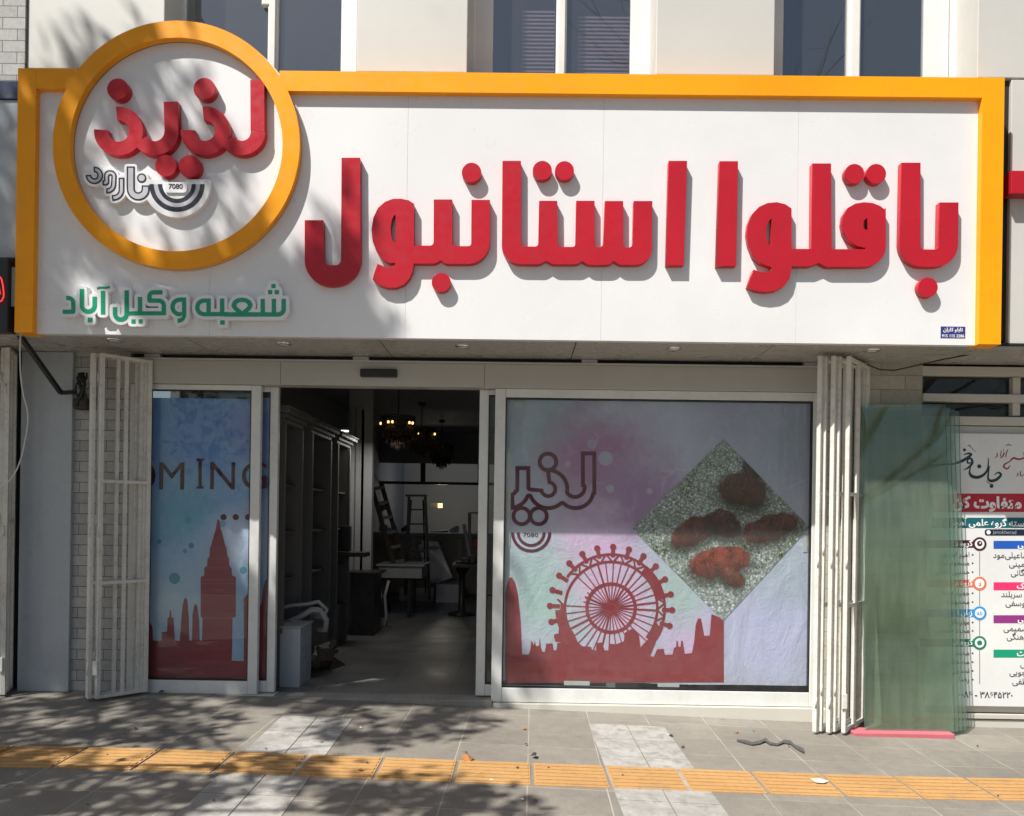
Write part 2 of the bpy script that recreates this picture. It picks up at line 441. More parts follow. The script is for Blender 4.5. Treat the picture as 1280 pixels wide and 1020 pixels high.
def slats_tile(name, base, row, colw, joint, jw=0.006):
    """stacked brick tiles with thin joints"""
    s = N(name); X = s.xyz(); z = X[2]; x = s.math('ADD', X[0], X[1])
    rz = s.math('DIVIDE', z, row); fz = s.math('FRACT', rz); row_i = s.math('FLOOR', rz)
    ox = s.math('MULTIPLY', s.math('MODULO', row_i, 2.0), 0.5)
    fx = s.math('FRACT', s.math('ADD', s.math('DIVIDE', x, colw), ox))
    jz = s.math('LESS_THAN', fz, jw/row); jx = s.math('LESS_THAN', fx, jw/colw)
    j = s.math('MAXIMUM', jz, jx)
    wn = s.n('TexWhiteNoise', noise_dimensions='2D'); cb = s.n('CombineXYZ')
    s.put(cb.inputs[0], s.math('FLOOR', s.math('ADD', s.math('DIVIDE', x, colw), ox))); s.put(cb.inputs[1], row_i); s.put(wn.inputs[0], cb.outputs[0])
    v = s.ramp(wn.outputs[0], 0, 1, 0.82, 1.08)
    hs = s.n('HueSaturation'); s.put(hs.inputs['Color'], base); s.put(hs.inputs['Value'], s.math('MULTIPLY', v, s.ramp(s.noise(30, 5), 0.3, 0.7, 0.85, 1.08)))
    c = s.mix(j, hs.outputs[0], joint)
    nb = s.bump(s.math('ADD', s.math('MULTIPLY', j, -1.0), s.math('MULTIPLY', s.noise(60, 4), 0.25)), 0.5, 0.006)
    return s.done(c, 0.7, 0, nb)
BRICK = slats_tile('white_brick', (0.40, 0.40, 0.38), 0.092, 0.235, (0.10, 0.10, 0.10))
BRICKC = slats_tile('cream_brick', (0.46, 0.43, 0.36), 0.125, 0.42, (0.22, 0.20, 0.16))
def floor_tile():
    s = N('shop_floor_tile'); X = s.xyz()
    fx = s.math('FRACT', s.math('DIVIDE', X[0], 0.6)); fy = s.math('FRACT', s.math('DIVIDE', X[1], 0.6))
    j = s.math('MAXIMUM', s.math('LESS_THAN', fx, 0.008), s.math('LESS_THAN', fy, 0.008))
    c = s.mix(s.ramp(s.noise(2.5, 7, 0.65), 0.35, 0.7), (0.13, 0.125, 0.115), (0.21, 0.20, 0.185))
    c = s.mix(j, c, (0.05, 0.05, 0.05))
    r = s.ramp(s.noise(1.3, 5), 0.3, 0.7, 0.30, 0.5)
    return s.done(c, r)
FLOORT = floor_tile()
def paver_mat():
    """grey concrete flags half a metre square with pale joints, worn and stained"""
    s = N('pavement_flags'); X = s.xyz()
    x = s.math('ADD', X[0], s.math('MULTIPLY', X[1], -0.02))
    y = s.math('ADD', X[1], s.math('MULTIPLY', X[0], 0.012))
    ux = s.math('DIVIDE', s.math('ADD', x, 0.385), 0.5); uy = s.math('DIVIDE', s.math('ADD', y, 1.52), 0.42)
    fx = s.math('FRACT', ux); fy = s.math('FRACT', uy)
    wv = s.math('MULTIPLY', s.noise(9, 4), 0.012)
    jw = s.math('ADD', wv, 0.010)
    j = s.math('MAXIMUM', s.math('LESS_THAN', fx, jw), s.math('LESS_THAN', fy, jw))
    j = s.math('MULTIPLY', j, s.ramp(s.noise(2.3, 4), 0.38, 0.6, 0.15, 0.85))
    wn = s.n('TexWhiteNoise', noise_dimensions='2D'); cb = s.n('CombineXYZ')
    s.put(cb.inputs[0], s.math('FLOOR', ux)); s.put(cb.inputs[1], s.math('FLOOR', uy)); s.put(wn.inputs[0], cb.outputs[0])
    big = s.noise(0.9, 6, 0.6); fine = s.noise(120, 3, 0.7); mid = s.noise(11, 6, 0.7)
    c = s.mix(s.ramp(big, 0.3, 0.7), (0.185, 0.168, 0.143), (0.262, 0.240, 0.207))
    v = s.math('MULTIPLY', s.ramp(wn.outputs[0], 0, 1, 0.90, 1.08), s.math('MULTIPLY', s.ramp(fine, 0.25, 0.75, 0.80, 1.2), s.ramp(mid, 0.3, 0.7, 0.88, 1.1)))
    hs = s.n('HueSaturation'); s.put(hs.inputs['Color'], c); s.put(hs.inputs['Value'], v); c = hs.outputs[0]
    c = s.mix(s.ramp(s.noise(3.1, 7, 0.72), 0.62, 0.74, 0, 0.5), c, (0.10, 0.09, 0.08))
    c = s.mix(s.ramp(s.noise(23, 3, 0.6), 0.70, 0.76, 0, 0.6), c, (0.36, 0.34, 0.30))
    c = s.mix(j, c, (0.42, 0.39, 0.34))
    h = s.math('ADD', s.math('MULTIPLY', j, -0.7), s.math('ADD', s.math('MULTIPLY', fine, 0.35), s.math('MULTIPLY', mid, 0.3)))
    return s.done(c, s.ramp(mid, 0.3, 0.7, 0.62, 0.9), 0, s.bump(h, 0.35, 0.006), 0.35)
PAVER = paver_mat()
def marble_mat():
    s = N('worn_marble')
    a = s.noise(2.2, 8, 0.62, dist=1.5); b = s.noise(9, 7, 0.7)
    c = s.mix(s.ramp(a, 0.35, 0.65), (0.31, 0.30, 0.275), (0.46, 0.445, 0.42))
    c = s.mix(s.ramp(b, 0.48, 0.62, 0, 0.75), c, (0.24, 0.225, 0.20))
    c = s.mix(s.ramp(s.noise(38, 5, 0.7), 0.5, 0.75, 0, 0.35), c, (0.18, 0.17, 0.15))
    return s.done(c, s.ramp(b, 0.3, 0.7, 0.4, 0.7), 0, s.bump(b, 0.15, 0.004))
MARBLE = marble_mat()
def tactile_mat():
    s = N('orange_tactile_tile')
    a = s.noise(1.7, 6, 0.65); b = s.noise(26, 5, 0.7)
    c = s.mix(s.ramp(a, 0.3, 0.7), (0.43, 0.245, 0.092), (0.51, 0.30, 0.122))
    c = s.mix(s.ramp(b, 0.5, 0.75, 0, 0.6), c, (0.28, 0.16, 0.07))
    c = s.mix(s.ramp(s.noise(4.5, 6, 0.7), 0.56, 0.72, 0, 0.6), c, (0.30, 0.215, 0.13))
    return s.done(c, 0.75, 0, s.bump(b, 0.25, 0.003), 0.3)
TACT = tactile_mat()
def asphalt():
    s = N('asphalt'); a = s.noise(90, 4, 0.7); b = s.noise(0.6, 5)
    c = s.mix(s.ramp(a, 0.3, 0.7), (0.035, 0.035, 0.036), (0.075, 0.074, 0.072)); c = s.mix(s.ramp(b, 0.4, 0.7, 0, 0.4), c, (0.09, 0.088, 0.085))
    return s.done(c, 0.85, 0, s.bump(a, 0.4, 0.01))
ASPH = asphalt()
GLASSW = glass('upper_window_glass', (0.82, 0.84, 0.86), 2.35, 0.035, 0.005, wav=0.006, smooth=0.9)
GLASSD = glass('shop_window_glass', (0.93, 0.95, 0.95), 1.33, 0.025, 0.008, wav=0.05)
GLASSG = glass('green_sheet_glass', (0.87, 0.92, 0.89), 1.5, 0.08, 0.01, (0.44, 0.48, 0.38), 0.02, 0.3, True)
GLEDGE = paint('glass_edge', (0.07, 0.20, 0.16), 0.15, 0, 0.2, (0.2, 0.3, 0.25))
def leafmat():
    s = N('plane_leaf'); oi = s.n('NewGeometry')
    c = s.mix(s.ramp(s.noise(2.0, 3), 0.3, 0.7), (0.045, 0.085, 0.02), (0.10, 0.14, 0.035))
    return s.done(c, 0.6)
LEAF = leafmat()
BARK = paint('bark', (0.13, 0.105, 0.08), 0.9, 0, 0.6, (0.05, 0.04, 0.03), 6, 0.6, fine=30)

# ------------------------------------------------------------------ setting: pavement, road
def sheet(name, x0, x1, ys, dz, mat, nx=60, kind='structure'):
    b = MB(); xs = np.linspace(x0, x1, nx)
    vs = [[b.bm.verts.new((x, y, gz(x, y)+dz)) for x in xs] for y in ys]
    for A, B in zip(vs, vs[1:]):
        for k in range(nx-1):
            b.bm.faces.new((A[k], A[k+1], B[k+1], B[k]))
    return tag(b.build(name, mat), kind=kind)
sheet('pavement', -24, 24, np.linspace(-8.8, 0.06, 14), 0, PAVER)
def curbz(x): return gz(x, -8.8)
b = MB()
for k in range(48):
    x = -24+k; b.obox((x+0.004, -8.9, curbz(x)-0.10), (x+0.996, -8.9, curbz(x+1)-0.10), 0.2, 0.24, Vector((0, 0, 1)), 0.012)
tag(b.build('kerb', PAVER), kind='structure')
b = MB()
xs = np.linspace(-260, 260, 80)
A = [b.bm.verts.new((x, -9.0, max(-1.2, min(0.3, curbz(x)))-0.13)) for x in xs]; B_ = [b.bm.verts.new((x, -300, max(-1.2, min(0.3, curbz(x)))-0.13)) for x in xs]
for k in range(79): b.bm.faces.new((A[k], A[k+1], B_[k+1], B_[k]))
tag(b.build('road', ASPH), kind='structure')

# marble strips let into the pavement and the tactile strip
def strip(name, cols, y0, y1, dz, mat, skew, L, jig=0.004):
    b = MB()
    for xa, xb in cols:
        y = y0
        while y > y1:
            ye = max(y-L, y1); g = jig
            P = []
            for x, yy in ((xa+g, y-g), (xb-g, y-g), (xb-g, ye+g), (xa+g, ye+g)):
                xx = x+skew*(yy-y0); P.append((xx, yy, gz(xx, yy)+dz))
            top = [b.bm.verts.new(p) for p in P]; bot = [b.bm.verts.new((p[0], p[1], p[2]-0.03)) for p in P]
            b.bm.faces.new(top)
            for k in range(4): b.bm.faces.new((top[k], bot[k], bot[(k+1) % 4], top[(k+1) % 4]))
            y = ye
    return tag(b.build(name, mat), kind='structure')
p1, p2 = ung(735, 905), ung(828, 905); q1 = ung(742, 952)
pw = (p2.x-p1.x)/2
strip('marble_paving', [(p1.x, p1.x+pw), (p1.x+pw, p2.x)], p1.y+0.02, -8.0, 0.004, MARBLE, -0.015, 0.42)
l1 = ung(355, 915); l2 = ung(405, 905)
strip('marble_paving', [(-1.86, -1.58), (-1.58, -1.30)], -0.62, -8.0, 0.004, MARBLE, -0.02, 0.42)
b = MB()
for k in range(-46, 48):
    xa = -0.387+k*0.5; xb = xa+0.5
    dirt = 0.008+0.006*random.random()
    def yoff(x): return -1.558+0.036*0.5*(x+1.6+math.sqrt((x+1.6)**2+0.3))
    def tile(ya, yb, za, zb, xx0, xx1):
        P = [(xx0, yoff(xx0)+ya), (xx1, yoff(xx1)+ya), (xx1, yoff(xx1)+yb), (xx0, yoff(xx0)+yb)]
        t = [b.bm.verts.new((x, y, gz(x, y)+zb)) for x, y in P]; o_ = [b.bm.verts.new((x, y, gz(x, y)+za)) for x, y in P]
        b.bm.faces.new(t)
        for i in range(4): b.bm.faces.new((t[i], o_[i], o_[(i+1) % 4], t[(i+1) % 4]))
    tile(0, -0.42, -0.03, 0.0055, xa+dirt, xb-dirt)
    for r in range(6):
        yr = -0.03-r*0.0655
        tile(yr, yr-0.034, 0.0055, 0.0115, xa+dirt+0.012, xb-dirt-0.012)
tag(b.build('tactile_paving', TACT), kind='structure')

# ------------------------------------------------------------------ the building
BL = thing('shop_building', 'shop building of beige cladding over a glazed shopfront with an open sliding door', 'building')
YF, YW, YG = -0.62, -0.30, 0.0          # upper facade, upper windows, shopfront plane
# beige cladding of the overhanging storey, in bays between the windows
def bay(px0, px1, z0, mat=BEIGE, top=9.0, y=YF):
    a, c = un(px0, 60, YF).x, un(px1, 60, YF).x
    return box('cladding_panel', a, c, y, YW+0.25, z0, top, mat, BL, 0.006)
zc = un(500, 90, YF).z
for a, c in ((34, 205), (446, 584), (820, 968)): bay(a, c, zc)
bay(1222, 1420, zc)
box('cladding_panel', un(1262, 300, YF).x, un(1420, 300, YF).x, YF+0.002, YW+0.2, 3.007, zc-0.012, BEIGE, BL, 0.004)
box('fascia_backing', -3.9, un(1262, 300, YF).x-0.004, YF+0.03, YW+0.2, 3.05, zc-0.012, DARK, BL, 0)
# brick strip at the far left of the upper storey
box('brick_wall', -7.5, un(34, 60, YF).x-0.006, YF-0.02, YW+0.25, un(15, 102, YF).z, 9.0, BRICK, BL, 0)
# upper windows: frame > panes
def upper_window(L, R, mull, glass_spans, fl, fr, handle=False, reflection_slats=None):
    za, zb = zc-0.25, 9.0
    X = lambda p: un(p, 60, YW).x
    fb = MB()
    if fl: fb.box(X(fl[0]), X(fl[1]), YW, YW+0.07, za, zb, 0.006)
    if fr: fb.box(X(fr[0]), X(fr[1]), YW, YW+0.07, za, zb, 0.006)
    for p0, p1 in mull:
        fb.box(X(p0), X(p1), YW-0.012, YW+0.06, za, zb, 0.006)
        fb.box(X(p0)+0.015, X(p1)-0.015, YW-0.030, YW-0.012, za, zb, 0.004)
    fb.box(X(L)-0.1, X(R)+0.1, YW+0.005, YW+0.065, za-0.06, za, 0.004)
    if handle: fb.box(X(mull[0][0])-0.055, X(mull[0][1])-0.02, YW-0.02, YW+0.03, un(340, 8, YW).z, un(340, 8, YW).z+0.5, 0.01)
    F = fb.build('window', PVC, BL)
    for p0, p1 in glass_spans:
        box('pane', X(p0), X(p1), YW+0.03, YW+0.036, za, zb, GLASSW, F, 0)
    if reflection_slats:
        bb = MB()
        for p0, p1, ytop in reflection_slats:
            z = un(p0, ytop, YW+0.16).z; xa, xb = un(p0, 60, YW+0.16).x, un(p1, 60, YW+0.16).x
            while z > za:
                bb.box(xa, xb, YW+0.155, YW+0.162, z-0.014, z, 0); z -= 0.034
        bb.build('reflection_slats', paint('pink_reflection', (0.50, 0.32, 0.38), 0.5), F)  # pink slats stand in for a striped reflection in the glass
    return F
upper_window(205, 446, [(335, 347)], [(230, 336), (346, 428)], (198, 231), (426, 446), True)
upper_window(585, 820, [(695, 708)], [(615, 696), (707, 789)], (582, 616), (788, 818), reflection_slats=[(652, 693, 14), (722, 786, 21)])
upper_window(968, 1222, [(1060, 1075)], [(978, 1061), (1074, 1157)], (966, 979), (1156, 1186))
# a grey rebate lines the window openings
rb = MB()
for p0, p1 in ((206, 214), (586, 594), (1187, 1221)):
    rb.box(un(p0, 60, YW).x, un(p1, 60, YW).x, YW-0.02, YW+0.05, zc-0.25, 9.0, 0.01)
rb.each('window_lining', PVC, BL)
# dark rooms behind the upper windows
box('room_back', -17, 8, 1.2, 1.3, 3.6, 14.0, paint('upper_room', (0.10, 0.105, 0.115), 0.8), BL, 0)  # carried up and out to shut the sun off behind it
box('room_floor', -17, 8, YW+0.26, 1.2, 3.55, 3.6, INTW, BL, 0)
box('sun_block_storey', -17, 9, YF, 1.19, 9.002, 14.0, BEIGE, BL, 0)  # unseen storey, added tall to keep sun off the back room
box('sun_block_roof', -17, 9, YF, 8.0, 14.002, 14.2, BEIGE, BL, 0)  # unseen slab added to stop the sun, open to the sky behind
for x in (-17.05, 8.0): box('side_wall', x, x+0.05, YW, 8.0, 3.6, 9.0, INTW, BL, 0)

# soffit under the sign, in sheets with open joints, with downlights
SZ = 2.985
cuts = [-7.2]+[un(px, py, YF).x for px, py in ((232, 432), (474, 434), (720, 436), (968, 438), (1225, 440))]+[6.8]
YS = -0.75
sf = MB()
for a, c in zip(cuts, cuts[1:]):
    for ya, yb in ((YS+0.11 if c < 5 else YF+0.004, -0.30), (-0.292, 0.03)):
        sf.box(a+0.004, c-0.004, ya, yb, SZ, SZ+0.02, 0.002)
SO = sf.each('soffit_sheet', SOFFIT, BL)[4]
box('soffit_backing', -7.2, 6.8, YS+0.12, 0.03, SZ+0.022, SZ+0.04, DARK, BL, 0)
BULB = paint('lamp_lens', (0.6, 0.6, 0.58), 0.2)
for px, py in ((143, 425), (355, 430), (578, 433), (842, 436), (1090, 438)):
    d = AX_R*((px-PCX)/FPX)+AX_U*((PCY-py)/FPX)+AX_F; p = CAM+d*((SZ-CAM.z)/d.z)
    MB().lathe([(0.0, -0.004), (0.035, -0.006), (0.052, -0.012), (0.062, -0.006), (0.064, 0.002)], (p.x, p.y, SZ)).build('downlight', CHROME, SO)
    MB().lathe([(0.0, -0.0125), (0.03, -0.012), (0.034, -0.006)], (p.x, p.y, SZ)).build('downlight_lens', BULB, SO)

# shopfront: header sheets, transom strip, fixed screens, sliding doors
hx0, hx1 = un(150, 470, YG).x, un(1030, 470, YG).x
zt = un(640, 456, YG).z; zd = un(473, 485, YG).z; zg = un(640, 490, YG).z
hb = MB()
cx = [hx0, un(352, 470, YG).x, un(606, 470, YG).x, hx1]
for a, c in zip(cx, cx[1:]): hb.box(a+0.001, c-0.001, YG-0.03, YG+0.12, zd+0.012, zt, 0.003)
hb.each('header_panel', HEADER, BL)
tb = MB()
tb.box(hx0, hx1, YG+0.06, YG+0.10, zt+0.002, SZ-0.001, 0)
tr = tb.build('transom_light', BLACKM, BL)
tm = MB()
for px in (190, 451, 737, 1015): x = un(px, 450, YG).x; tm.box(x-0.07, x+0.07, YG, YG+0.058, zt+0.001, SZ-0.002, 0.004)
tm.each('transom_post', HEADER, BL)
box('transom_rail', hx0, hx1, YG-0.012, YG+0.055, zt+0.001, zt+0.022, PVC, BL, 0.003)
zb = -0.004
def screen(name, pxs, ztop, zbot, spans, y, rail_b, rail_t, mat=ALUW):
    """glazed leaf: stiles at photo x ranges pxs, glass between"""
    X = lambda p: un(p, 680, y).x
    f = MB()
    for a, c in pxs: f.box(X(a), X(c), y, y+0.055, zbot, ztop, 0.005)
    for a, c in spans:
        f.box(X(a)+0.001, X(c)-0.001, y+0.003, y+0.052, zbot, zbot+rail_b, 0.004)
        f.box(X(a)+0.001, X(c)-0.001, y+0.003, y+0.052, ztop-rail_t, ztop, 0.004)
    F = f.build(name, mat, BL)
    for a, c in spans:
        box('pane', X(a), X(c), y+0.024, y+0.032, zbot+rail_b, ztop-rail_t, GLASSD, F, 0)
        g = MB()
        x0, x1, z0, z1 = X(a), X(c), zbot+rail_b, ztop-rail_t
        for q in ((x0, x0+0.012, z0, z1), (x1-0.012, x1, z0, z1), (x0+0.012, x1-0.012, z0, z0+0.012), (x0+0.012, x1-0.012, z1-0.012, z1)):
            g.box(q[0]+0.001, q[1]-0.001, y+0.010, y+0.046, q[2]+0.001, q[3]-0.001, 0)
        g.each('gasket', BLACKM, F)
    return F
YD = 0.075                             # the sliding leaves run behind the fixed screens
screen('fixed_screen', [(160, 184), (311.5, 323.5)], zd+0.01, zb, [(184, 311.5)], YG, 0.115, 0.045)
screen('fixed_screen', [(616.5, 629.5), (1014.5, 1030)], zd+0.01, zb-0.03, [(629.5, 1014.5)], YG, 0.125, 0.075)
screen('sliding_door', [(210, 222), (335.5, 345.5)], zd+0.01, zb+0.005, [(222, 335.5)], YD, 0.10, 0.045)
screen('sliding_door', [(597, 608.5), (760, 772)], zd+0.01, zb+0.005, [(608.5, 760)], YD, 0.10, 0.045)
box('door_sensor', un(450, 461, -0.07).x, un(496, 461, -0.07).x, -0.075, -0.031, un(470, 471, -0.07).z, un(470, 461, -0.07).z, BLACKM, BL, 0.008)
# base and threshold
tb = MB(); tb.box(hx0+0.25, un(345, 700, YG).x, YG-0.02, YG+0.14, -0.16, zb-0.002, 0.004)
tb.box(un(618, 700, YG).x, hx1+0.05, YG-0.035, YG+0.14, -0.30, zb-0.034, 0.006)
tb.each('base_course', CREAM, BL)
box('threshold', un(345, 700, YG).x+0.002, un(618, 700, YG).x-0.002, YG-0.05, YG+0.16, -0.25, -0.012, paint('worn_stone_sill', (0.30, 0.28, 0.25), 0.6, 0, 0.4, (0.14, 0.12, 0.1), 4), BL, 0.006)
# piers each side
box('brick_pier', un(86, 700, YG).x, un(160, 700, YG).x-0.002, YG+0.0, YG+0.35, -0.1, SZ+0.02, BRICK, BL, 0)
box('brick_pier', un(1030, 700, YG).x, un(1147, 700, YG).x+0.02, YG+0.0, YG+0.35, -0.4, SZ+0.02, BRICKC, BL, 0)
box('pier_cladding', un(24, 700, -0.03).x, un(88, 700, -0.03).x, -0.035, 0.05, 0.0, SZ-0.003, BLUEGREY, BL, 0.004)
for xa_, xb_ in ((-7.2, -3.45), (2.9, 6.7)): box('soffit_return', xa_, xb_, 0.032, 0.42, SZ+0.001, SZ+0.05, DARK, BL, 0)
box('pier_backing', -7.2, un(86, 700, YG).x-0.002, 0.055, 0.35, -0.1, SZ+0.02, DARK, BL, 0)
# neighbouring bay at the right: window over the poster
nx0, nx1 = un(1148, 500, YG).x+0.03, 6.6
fw = MB()
for py0, py1, y in ((458, 470, 0.0), (493, 503, -0.03), (521, 532, -0.03)):
    fw.box(nx0, nx1, y, y+0.08, un(1215, py1, 0).z, un(1215, py0, 0).z, 0.005)
x = un(1270, 500, 0).x; fw.box(x-0.03, x+0.035, -0.005, 0.075, un(1215, 519, 0).z, un(1215, 471, 0).z, 0.004)
NW = fw.build('side_window', CREAM, BL)
box('pane', nx0, nx1, 0.05, 0.056, un(1215, 521, 0).z, un(1215, 458, 0).z, glass('side_glass', (0.25, 0.28, 0.3), 1.5, 0.05), NW, 0)
box('side_window_backing', nx0, nx1, 0.30, 0.34, -0.5, SZ+0.02, DARK, BL, 0)
box('side_wall_panel', nx0, nx1, -0.01, 0.1, un(1240, 890, 0).z, un(1215, 533, 0).z, CREAM, BL, 0)
bm_ = MB(); bm_.box(nx0-0.05, nx1, -0.05, 0.1, un(1240, 897, 0).z, un(1240, 891, 0).z-0.001, 0.004); bm_.box(nx0-0.05, nx1, -0.035, 0.1, -0.5, un(1240, 898, 0).z-0.004, 0.004)
bm_.each('side_sill', CREAM, BL)
# inside of the shop
RX0, RX1, RY, RZ = -2.95, 3.3, 9.1, 3.35
tag(box('shop_floor', RX0-0.1, RX1+0.1, 0.16, 13.2, -0.12, -0.02, FLOORT, None, 0), kind='structure')
box('interior_wall', RX0-0.1, RX0, 0.15, 13.2, -0.02, RZ, INTW, BL, 0)
box('interior_wall', RX1, RX1+0.1, 0.15, 13.2, -0.02, RZ, INTW, BL, 0)
box('interior_ceiling', RX0, RX1, 0.13, 9.6, RZ, RZ+0.15, INTC, BL, 0)  # stops short: made-up opening overhead lets sky light the back room
box('header_back', hx0, hx1, 0.125, 0.14, zd+0.02, RZ, INTW, BL, 0)
box('back_wall', RX0, RX1, 13.0, 13.2, -0.02, 3.7, KITW, BL, 0)  # kept low so more open sky brightens the back room
# ------------------------------------------------------------------ the shop sign
SG = thing('shop_sign', 'wide white shop sign with orange frame, orange ring and big red letters', 'shop sign', (0, YS, 3.0))
FD = 0.052                                     # frame stands proud of the panel
xl, xr = un(20, 250, YS-FD).x, un(1254, 250, YS-FD).x
zlow = un(640, 424.5, YS).z; ztop = un(800, 92.5, YS-FD).z
fwl = un(43, 250, YS-FD).x-xl; fwr = xr-un(1226, 250, YS-FD).x; fwt = ztop-un(800, 118, YS-FD).z
seams = [xl+0.01]+[un(p, 250, YS).x for p in (264, 508.7, 753.5, 997)]+[xr-0.01]
pb = MB()
for a, c in zip(seams, seams[1:]): pb.box(a+0.0006, c-0.0006, YS, YS+0.04, zlow, ztop-0.02, 0.001)
pb.each('panel', WHITEP, SG)
box('panel_backing', xl+0.02, xr-0.02, YS+0.041, YS+0.10, zlow+0.01, ztop-0.03, WHITEP, SG, 0)
RCX, RCY = 220.0, 180.5
ringc = un(RCX, RCY, YS-0.07); RO = 155.5*(YS-0.07-CAM.y)/FPX; RI = 134.0*(YS-0.07-CAM.y)/FPX
fb = MB()
fb.box(xl, xl+fwl, YS-FD, YS+0.10, zlow-0.003, ztop, 0.003)
fb.box(xr-fwr, xr, YS-FD, YS+0.10, zlow-0.003, ztop, 0.003)
rx = math.sqrt(max(0, (RO-0.02)**2-(ztop-fwt/2-ringc.z)**2))
fb.box(xl+fwl+0.0004, ringc.x-rx, YS-FD+0.0004, YS+0.0995, ztop-fwt, ztop-0.0004, 0.002)
fb.box(ringc.x+rx, xr-fwr-0.0004, YS-FD+0.0004, YS+0.0995, ztop-fwt, ztop-0.0004, 0.002)
fb.build('frame', ORANGE, SG)
def annulus(name, r0, r1, y0, y1, mat, seg=160):
    b = MB(); c = ringc
    pr = [(r0, y0), (r1, y0), (r1, y1), (r0, y1)]; rings = []
    for k in range(seg):
        a = 2*math.pi*k/seg
        rings.append([b.bm.verts.new((c.x+r*math.cos(a), y, c.z+r*math.sin(a))) for r, y in pr])
    for k in range(seg):
        A, B2 = rings[k], rings[(k+1) % seg]
        for i in range(4):
            b.bm.faces.new((A[i], A[(i+1) % 4], B2[(i+1) % 4], B2[i]))
    return b.build(name, mat, SG)
annulus('ring', RI, RO, YS-0.07, YS-0.014, ORANGE)
annulus('ring_spacer', RI+0.0015, RO-0.0015, YS-0.0138, YS+0.05, BLACKM)
b = MB(); seg = 120; rd = RO+0.014
F = [b.bm.verts.new((ringc.x+rd*math.cos(2*math.pi*k/seg), YS-0.006, ringc.z+rd*math.sin(2*math.pi*k/seg))) for k in range(seg)]
G = [b.bm.verts.new((v.co.x, YS+0.05, v.co.z)) for v in F]
b.bm.faces.new(F); b.bm.faces.new(list(reversed(G)))
for k in range(seg): b.bm.faces.new((F[k], G[k], G[(k+1) % seg], F[(k+1) % seg]))
b.build('disc', WHITEP, SG)

LD = 0.056
def letters(name, shape, org, sc, d=LD, mat=RED, y=None, **kw):
    return solidpx(name, shape, (YS-d) if y is None else y, d-0.0005, mat, SG, org, sc, bevel=0.0012, **kw)
# the big red word at the left of the panel
Z2, Z3, Z4 = (360, 160), (600, 160), (880, 160)
letters('letter', [poly((285, 158), (382, 158), (386, 838, 150), (89, 838, 135), (89, 490), (186, 490), (191, 729, 32), (282, 729, 30))], Z2, 4.25)
letters('letter', [
    poly((775, 380), (872, 380), (872, 628, 18), (974, 628, 18), (975, 382), (1072, 382), (1072, 722, 128), (838, 722, 40), (812, 702), (780, 720, 40), (640, 720), (640, 625), (774, 625, 20)),
    poly((668, 402), (640, 384), (600, 376), (560, 376), (515, 392), (478, 425), (454, 475), (444, 540), (450, 600), (470, 655), (500, 695), (535, 716), (572, 716), (566, 732), (548, 742), (524, 741), (476, 722), (462, 760), (450, 804), (485, 835), (530, 849), (575, 848), (615, 832), (645, 800), (662, 760), (668, 715)),
    cut(poly((572, 458), (573, 612), (556, 600), (547, 565), (545, 530), (551, 490), (560, 468)))], Z2, 4.25)
letters('letter', [poly((120, 175), (217, 175), (217, 630, 18), (310, 630, 18), (315, 387), (410, 387), (413, 632, 18), (508, 632, 18), (512, 387), (608, 387), (608, 634, 16), (656, 634, 26), (664, 388), (760, 388), (760, 636, 16), (812, 636, 30), (817, 388), (915, 388), (911, 727, 118), (740, 727, 60), (712, 706), (690, 727, 60), (572, 727, 60), (545, 706), (515, 724, 60), (382, 724, 60), (352, 704), (318, 724, 60), (116, 722, 130))], Z3, 4.25)
letters('letter', [poly((1003, 175), (1100, 175), (1082, 729), (990, 729))], Z3, 4.25)
letters('letter', [poly((63, 133), (136, 133), (128, 552), (51, 552))], Z4, 3.2)
letters('letter', [
    poly((433, 142), (508, 142), (510, 485, 6), (648, 485), (648, 420), (727, 320), (727, 555, 85), (490, 555, 30), (460, 539), (425, 553, 30), (330, 553), (330, 484), (430, 484, 6)),
    poly((727, 330), (705, 312), (675, 300), (640, 297), (605, 303), (575, 320), (558, 348), (553, 385), (560, 420), (580, 450), (610, 470), (648, 480), (727, 480)),
    cut(poly((655, 357), (655, 408), (641, 404), (636, 390), (640, 370))),
    poly((350, 322), (325, 305), (292, 297), (255, 300), (220, 316), (192, 345), (176, 385), (172, 425), (180, 470), (196, 510), (222, 538), (258, 552), (272, 558), (268, 570), (250, 577), (232, 577), (198, 567), (186, 600), (175, 635), (205, 650), (245, 656), (285, 651), (318, 634), (340, 605), (350, 565)),
    cut(poly((272, 360), (268, 476), (254, 462), (248, 430), (250, 395), (260, 372)))], Z4, 3.2)
letters('letter', [poly((790, 139), (866, 139), (866, 486, 14), (938, 486, 16), (942, 298), (1018, 298), (1015, 555, 92), (782, 555, 92))], Z4, 3.2)
for cx, cy, r, org, sc in ((975, 236, 51, Z2, 4.25), (814, 820, 50, Z2, 4.25), (331, 225, 50, Z3, 4.25), (449, 226, 49.5, Z3, 4.25), (602, 183, 39, Z4, 3.2), (689, 183, 39, Z4, 3.2), (896, 637, 39, Z4, 3.2)):
    letters('letter_dot', [circ(cx, cy, r)], org, sc)
# red word in the ring
ZA = (100, 80)
letters('letter', [
    stroke([(1130, 102), (1132, 430)], 88), arc(1031, 432, 58, 148, 0, 150),
    arc(797, 425, 65, 156, -96, 182), cut(poly((600, 200), (780, 200), (780, 360), (600, 412))),
    stroke([(577, 240), (583, 430)], 88), arc(477, 432, 60, 150, 0, 150),
    arc(245, 427, 68, 156, -96, 184), cut(poly((20, 200), (229, 200), (229, 335), (170, 409), (20, 409))),
    ], ZA, 5.1, 0.066)
for cx, cy, r in ((240, 159, 67), (792, 157, 68), (547, 648, 68), (698, 650, 69)): letters('letter_dot', [circ(cx, cy, r)], ZA, 5.1, 0.069)
